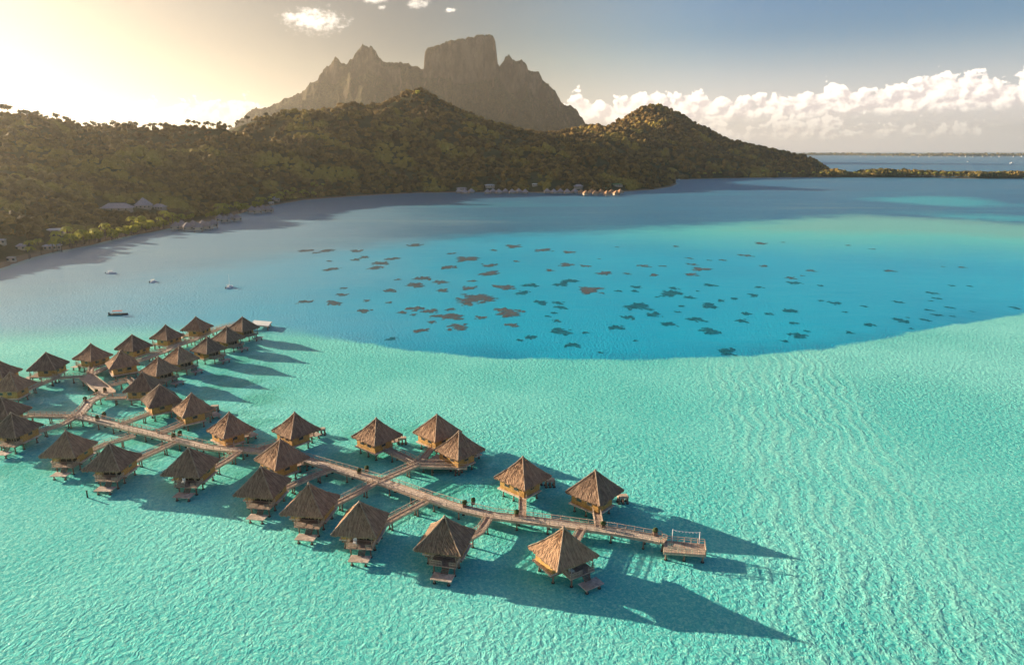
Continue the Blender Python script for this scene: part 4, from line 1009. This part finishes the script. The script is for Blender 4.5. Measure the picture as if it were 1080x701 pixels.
for i, (zx, zy, wz) in enumerate(CL):
    px, py = 400+zx/1.588, 200+zy/1.588; c_ = at(px, py); rad = .5*(at(px+wz/1.588, py).x-at(px, py).x)
    mb = MB()
    cover = []
    parts_ = [(0, 0, .88)]+[(r_.uniform(-.9, .9), r_.uniform(-.8, .8), r_.uniform(.12, .36)) for _ in range(7)]
    for kx, ky, kr in parts_:
        N = 26; ph = r_.uniform(0, 6.28, 5); base = len(mb.v); R0 = rad*kr
        ring = [R0*(1+.26*math.sin(2*th+ph[0])+.17*math.sin(3*th+ph[1])+.13*math.sin(5*th+ph[2])+.1*math.sin(9*th+ph[3])+.07*math.sin(13*th+ph[4])) for th in [2*math.pi*k/N for k in range(N)]]
        vs = [(kx*rad, ky*rad, .085)]; cover += [1.]+[.95]*N+[.55]*N+[0.]*N
        for fr_, zz in ((.5, .08), (.8, .06), (1., .03)):
            vs += [(kx*rad+ring[k]*fr_*math.cos(2*math.pi*k/N), ky*rad+ring[k]*fr_*math.sin(2*math.pi*k/N), zz+kr*.004) for k in range(N)]
        fs = [(0, 1+k, 1+(k+1) % N) for k in range(N)]
        for q_ in range(2): fs += [(1+q_*N+k, 1+(q_+1)*N+k, 1+(q_+1)*N+(k+1) % N, 1+q_*N+(k+1) % N) for k in range(N)]
        mb.add(vs, fs)
    brown = (zx < 240 and zy < 240) or zy < 150 or i == 0
    o = mb.build('coral_head', m_corb if brown else m_cor, None, True); at_ = o.data.attributes.new('cover', 'FLOAT', 'POINT'); at_.data.foreach_set('value', cover); o.location = (c_.x, c_.y, 0); o.scale = (1, 1.4, 1)
    tag(o, 'brownish coral head in the farther left part of the deep basin' if brown else 'dark coral head in the blue water of the deep basin', 'coral head', 'brownish coral heads' if brown else 'dark coral heads')

# ------------------------------------------------------------------ shore buildings
m_rg = simple('grey_thatch', (.33, .26, .235), .9, .3, .8, bump=.2, bscale=3.); m_ro = simple('golden_thatch', (.50, .27, .14), .9, .3, .8)
m_rl = simple('pale_roof', (.52, .50, .52), .6, .1, .5); m_rp = simple('mauve_roof', (.46, .37, .35), .8, .2, .8); m_rgn = simple('green_roof', (.14, .24, .07), .7, .15, .5)
m_hw = simple('cream_wall', (.48, .38, .27), .8, .15, .5)
def house(px, py, wpx, style, lab, group=None, rz=.2, roofm=None, land_=True, cat='house', dpt=.8):
    p, zz = site(px, py) if land_ else (at(px, py, 3.), 0.)
    wd = wpx*(p.y*math.cos(PITCH)+(CH-p.z)*math.sin(PITCH))/F; dp = wd*dpt
    root = empty('house' if land_ else 'shore_villa', (p.x, p.y, zz), rz); h0 = 0 if land_ else 1.6; wh = 2.8
    mb = MB(); mb.box((0, 0, h0+wh/2-(1 if land_ else 0)), (wd*.84, dp*.84, wh+(2 if land_ else 0))); wl = mb.build('wall', m_hw, root)
    ez = h0+wh; rh = {'hip': min(wd, dp)*.36, 'pyr': wd*.48, 'low': wd*.09}[style]; rid = {'hip': max(.01, (wd-dp)/2), 'pyr': .01, 'low': wd*.3}[style]
    hw, hd = wd/2, dp/2; mb = MB()
    mb.add([(-hw, -hd, ez), (hw, -hd, ez), (hw, hd, ez), (-hw, hd, ez), (-rid, 0, ez+rh), (rid, 0, ez+rh)], [(0, 1, 5, 4), (2, 3, 4, 5), (1, 2, 5), (3, 0, 4), (3, 2, 1, 0)])
    mb.build('roof', roofm, root)
    k = 2 if wd < 12 else 4
    for j in range(k):
        x = -wd*.34+wd*.68*j/(k-1); mb = MB(); mb.box((x, -dp*.42-.04, h0+1.5), (1.4, .07, 1.3)); mb.build('window' , m_glass, wl)
    if not land_:
        for sx in (-.35, .35):
            for sy in (-.35, .35):
                mb = MB(); mb.tube([(sx*wd, sy*dp, -1), (sx*wd, sy*dp, h0)], .2, 6); mb.build('post', m_post, root)
    tag(root, lab, cat, group); return root
house(124, 219, 31, 'hip', 'long pale thatched hall on the left hillside shore', rz=.1, roofm=m_rp, dpt=.45)
house(151.5, 217, 17, 'pyr', 'peaked pale thatched house right of the long hall', rz=.3, roofm=m_rp)
house(168, 218, 14, 'hip', 'small pale thatched house, rightmost of the three on the slope', rz=-.2, roofm=m_rp, dpt=.6)
house(59, 243, 19, 'low', 'flat pale roofed house above the left palms', roofm=m_rl, dpt=.5)
house(55, 259, 18, 'low', 'bluish white roofed house low among the left palms', roofm=m_rl, dpt=.6, rz=.5)
house(1, 255, 9, 'low', 'small white roofed house at the left frame edge', roofm=m_rl)
house(22, 259, 9, 'hip', 'small grey roofed house near the left frame edge', roofm=m_rp)
house(12, 272, 8, 'low', 'small low shed by the beach at the left frame edge', roofm=m_rp)
house(171, 234, 8, 'hip', 'small brown roofed hut behind the grey shore villas', roofm=m_rg)
house(291, 210, 8, 'hip', 'small white roofed house by the beach behind the bay villas', roofm=m_rl)
house(286, 215.5, 6, 'low', 'tiny white building right of the last grey shore villa', roofm=m_white)
house(516.5, 195.5, 11, 'low', 'white roofed house at the foot of the middle hill', roofm=m_rl)
house(564, 194.5, 6, 'low', 'small bright white house at the foot of the middle hill', roofm=m_white)
house(651, 194.5, 11, 'low', 'green roofed house behind the golden shore villas', roofm=m_rgn)
house(487, 199, 12, 'low', 'long pale roof by the beach left of the mauve villas', roofm=m_rp, dpt=.4)
house(610, 196.5, 10, 'hip', 'mauve roofed house behind the golden shore villas', roofm=m_rp, dpt=.6)
for i, (a, b2) in enumerate([(186, 240), (192, 238.5), (198, 240.5), (204, 238.5), (209, 241), (214, 238.5), (219, 239.5), (225, 237.5), (232, 231.5), (238, 232.5), (244, 230.5), (250, 231), (266, 222.5), (272, 223), (278, 221.5), (284, 222)]):
    house(a, b2, 10.5 if i < 8 else 9, 'pyr', 'grey thatched villa over the water in the left bay cluster' if i < 8 else ('grey thatched villa over the water in the middle bay cluster' if i < 12 else 'grey thatched villa over the water in the right bay cluster'), 'grey villas along the bay', .3*(i % 3), m_rg, False, 'villa')
for i, a in enumerate([484, 490, 497, 514, 520, 526, 533, 540, 547, 554, 577, 584, 591, 598, 606]):
    house(a, 202.8+(i % 2)*.5, 7, 'pyr', 'mauve thatched villa over the water below the middle hill', 'mauve villas below the middle hill', .3*(i % 3), m_rp, False, 'villa')
for i, (a, b2) in enumerate([(613, 203.5), (618, 204.8), (624, 203.2), (628, 204.8), (634, 203.5), (640, 205.0), (645, 203.6), (650, 204.8), (654, 203.4)]):
    house(a, b2, 7, 'pyr', 'sunlit orange thatched villa over the water near the headland', 'orange villas near the headland', .3*(i % 3), m_ro, False, 'villa')
# far islet huts
for i in range(30):
    px = 905+i*9.5+rnd.uniform(-3, 3); p = at(px, 165.3+.5*rnd.random()); root = empty('islet_villa', (p.x, p.y, 0)); s = rnd.uniform(9, 17)
    mb = MB(); mb.box((0, 0, s*.2), (s, s*.8, s*.4)); mb.build('wall', m_white, root); mb = MB()
    mb.add([(-s*.6, -s*.5, s*.4), (s*.6, -s*.5, s*.4), (s*.6, s*.5, s*.4), (-s*.6, s*.5, s*.4), (0, 0, s*.8)], [(0, 1, 4), (1, 2, 4), (2, 3, 4), (3, 0, 4), (3, 2, 1, 0)]); mb.build('roof', m_ro if i % 3 else m_white, root)
    tag(root, 'tiny pale villa on the far islet shore at the horizon', 'villa', 'villas on the far islet')

# ------------------------------------------------------------------ boats
m_hull = simple('hull_white', (.75, .75, .74), .35, .05); m_hulld = simple('hull_dark', (.03, .05, .06), .35, .1); m_red = simple('red_canopy', (.55, .16, .12), .7, .1); m_teal = simple('boat_trim', (.03, .30, .33), .5, .1)
def hull(L, B_, H_, m, parent, z0=0.):
    mb = MB(); st = [(-.5, .80, .0), (-.3, .95, 0), (0, 1, 0), (.25, .82, .04), (.42, .42, .12), (.5, .04, .25)]
    vs = []
    for x, wv, r2 in st: vs += [(x*L, -wv*B_/2, H_*(1+r2)+z0), (x*L, -wv*B_*.33, -.15+z0), (x*L, wv*B_*.33, -.15+z0), (x*L, wv*B_/2, H_*(1+r2)+z0), (x*L, 0, H_*.75*(1+r2)+z0)]
    fs = []
    for i in range(len(st)-1):
        a = i*5; b_ = a+5
        fs += [(a, b_, b_+1, a+1), (a+1, b_+1, b_+2, a+2), (a+2, b_+2, b_+3, a+3), (a+3, b_+3, b_+4, a+4), (a+4, b_+4, b_, a)]
    fs += [(0, 1, 2, 3, 4), tuple((len(st)-1)*5+k for k in (4, 3, 2, 1, 0))]
    mb.add(vs, fs); return mb.build('hull', m, parent)
def boat(px, py, L, rz, kind, lab):
    p = at(px, py); root = empty('boat', (p.x, p.y, 0), rz)
    if kind == 'canoe':
        hull(L, 1.9, .65, m_hulld, root); mb = MB(); mb.box((-.3, 0, 1.9), (L*.5, 1.9, .1)); mb.build('canopy', m_red, root)
        for sx in (-.26, .18):
            for sy in (-.8, .8): mb = MB(); mb.tube([(sx*L, sy, .5), (sx*L, sy, 1.9)], .05, 5); mb.build('canopy_pole', m_white, root)
        mb = MB(); mb.beam((-L*.46, 0, .0), (L*.32, 0, .0), .3, .3); o = mb.build('outrigger', m_teal, root); o.location = (0, -2.3, .15)
        mb = MB(); mb.beam((-L*.25, -2.3, .5), (-L*.25, .7, .7), .1, .1); mb.beam((L*.15, -2.3, .5), (L*.15, .7, .7), .1, .1); mb.build('outrigger_arm', m_post, root)
        mb = MB(); mb.box((-L*.48, 0, .9), (.5, .4, .9)); mb.build('outboard_motor', m_hulld, root)
    else:
        hull(L, L*.32, L*.12, m_hull, root)
        mb = MB(); mb.box((0, 0, L*.17), (L*.34, L*.2, L*.13)); cb = mb.build('cabin', m_white, root)
        mb = MB(); mb.box((L*.172, 0, L*.18), (.04, L*.17, L*.06)); mb.build('windscreen', m_glass, cb)
        if kind == 'sail':
            mb = MB(); mb.tube([(L*.05, 0, L*.1), (L*.05, 0, L*1.25)], [.1, .05], 6); mb.build('mast', m_white, root)
            mb = MB(); mb.beam((L*.05, 0, L*.33), (-L*.38, 0, L*.33), .22, .22); mb.build('boom', m_white, root)
        else:
            mb = MB(); mb.box((-L*.05, 0, L*.32), (L*.46, L*.26, .08)); tp = mb.build('canopy', m_white, root)
            for sx in (-.22, .12):
                for sy in (-.1, .1): mb = MB(); mb.tube([(sx*L, sy*L, L*.1), (sx*L, sy*L, L*.32)], .05, 5); mb.build('canopy_pole', m_white, root)
        mb = MB(); mb.box((-L*.5, 0, L*.1), (.5, .4, 1.)); mb.build('outboard_motor', m_hulld, root)
    tag(root, lab, 'boat'); return root
boat(125, 332, 8.2, .15, 'canoe', 'dark outrigger canoe with a red canopy near the far left bungalows')
boat(117, 288.5, 5.6, .35, 'motor', 'small motor boat with a pale canopy, leftmost of three moored in the bay')
boat(161.5, 297.5, 4.8, 1.2, 'motor', 'white motor boat moored between the other two in the bay')
boat(242, 303.5, 6.0, 1.3, 'sail', 'white sailing boat with a tall mast, rightmost of three in the bay')
boat(1067, 172.5, 26, .2, 'motor', 'large white boat far out beyond the spit at the right')
boat(1021, 171, 18, .1, 'motor', 'white boat beyond the spit left of the large one')
boat(892, 166, 26, .1, 'sail', 'white sailing boat far out beyond the tip of the right hill')
boat(716, 189.8, 9, .4, 'motor', 'white boat close to the wooded headland')

# ------------------------------------------------------------------ haze
m_haze = bpy.data.materials.new('air'); m_haze.use_nodes = True; nt = m_haze.node_tree; nt.nodes.remove(nt.nodes['Principled BSDF'])
pv = nt.nodes.new('ShaderNodeVolumePrincipled'); pv.inputs['Color'].default_value = (1, .91, .78, 1); pv.inputs['Density'].default_value = 4.4e-5; pv.inputs['Anisotropy'].default_value = .72
nt.links.new(pv.outputs[0], nt.nodes['Material Output'].inputs['Volume'])
mb = MB(); mb.box((0, 14500, 515), (60800, 33000, 1040)); hz = mb.build('haze', m_haze); tag(hz, 'thin warm sea haze', kind='stuff')

# ------------------------------------------------------------------ render settings
sc.view_settings.view_transform = 'Standard'; sc.view_settings.look = 'None'; sc.view_settings.gamma = 1; sc.view_settings.exposure = 1.5
sc.cycles.max_bounces = 5; sc.cycles.diffuse_bounces = 2; sc.cycles.glossy_bounces = 3; sc.cycles.transmission_bounces = 2; sc.cycles.volume_bounces = 2
sc.cycles.use_adaptive_sampling = True; sc.cycles.adaptive_threshold = .02; sc.cycles.use_denoising = True; sc.cycles.sample_clamp_indirect = 6
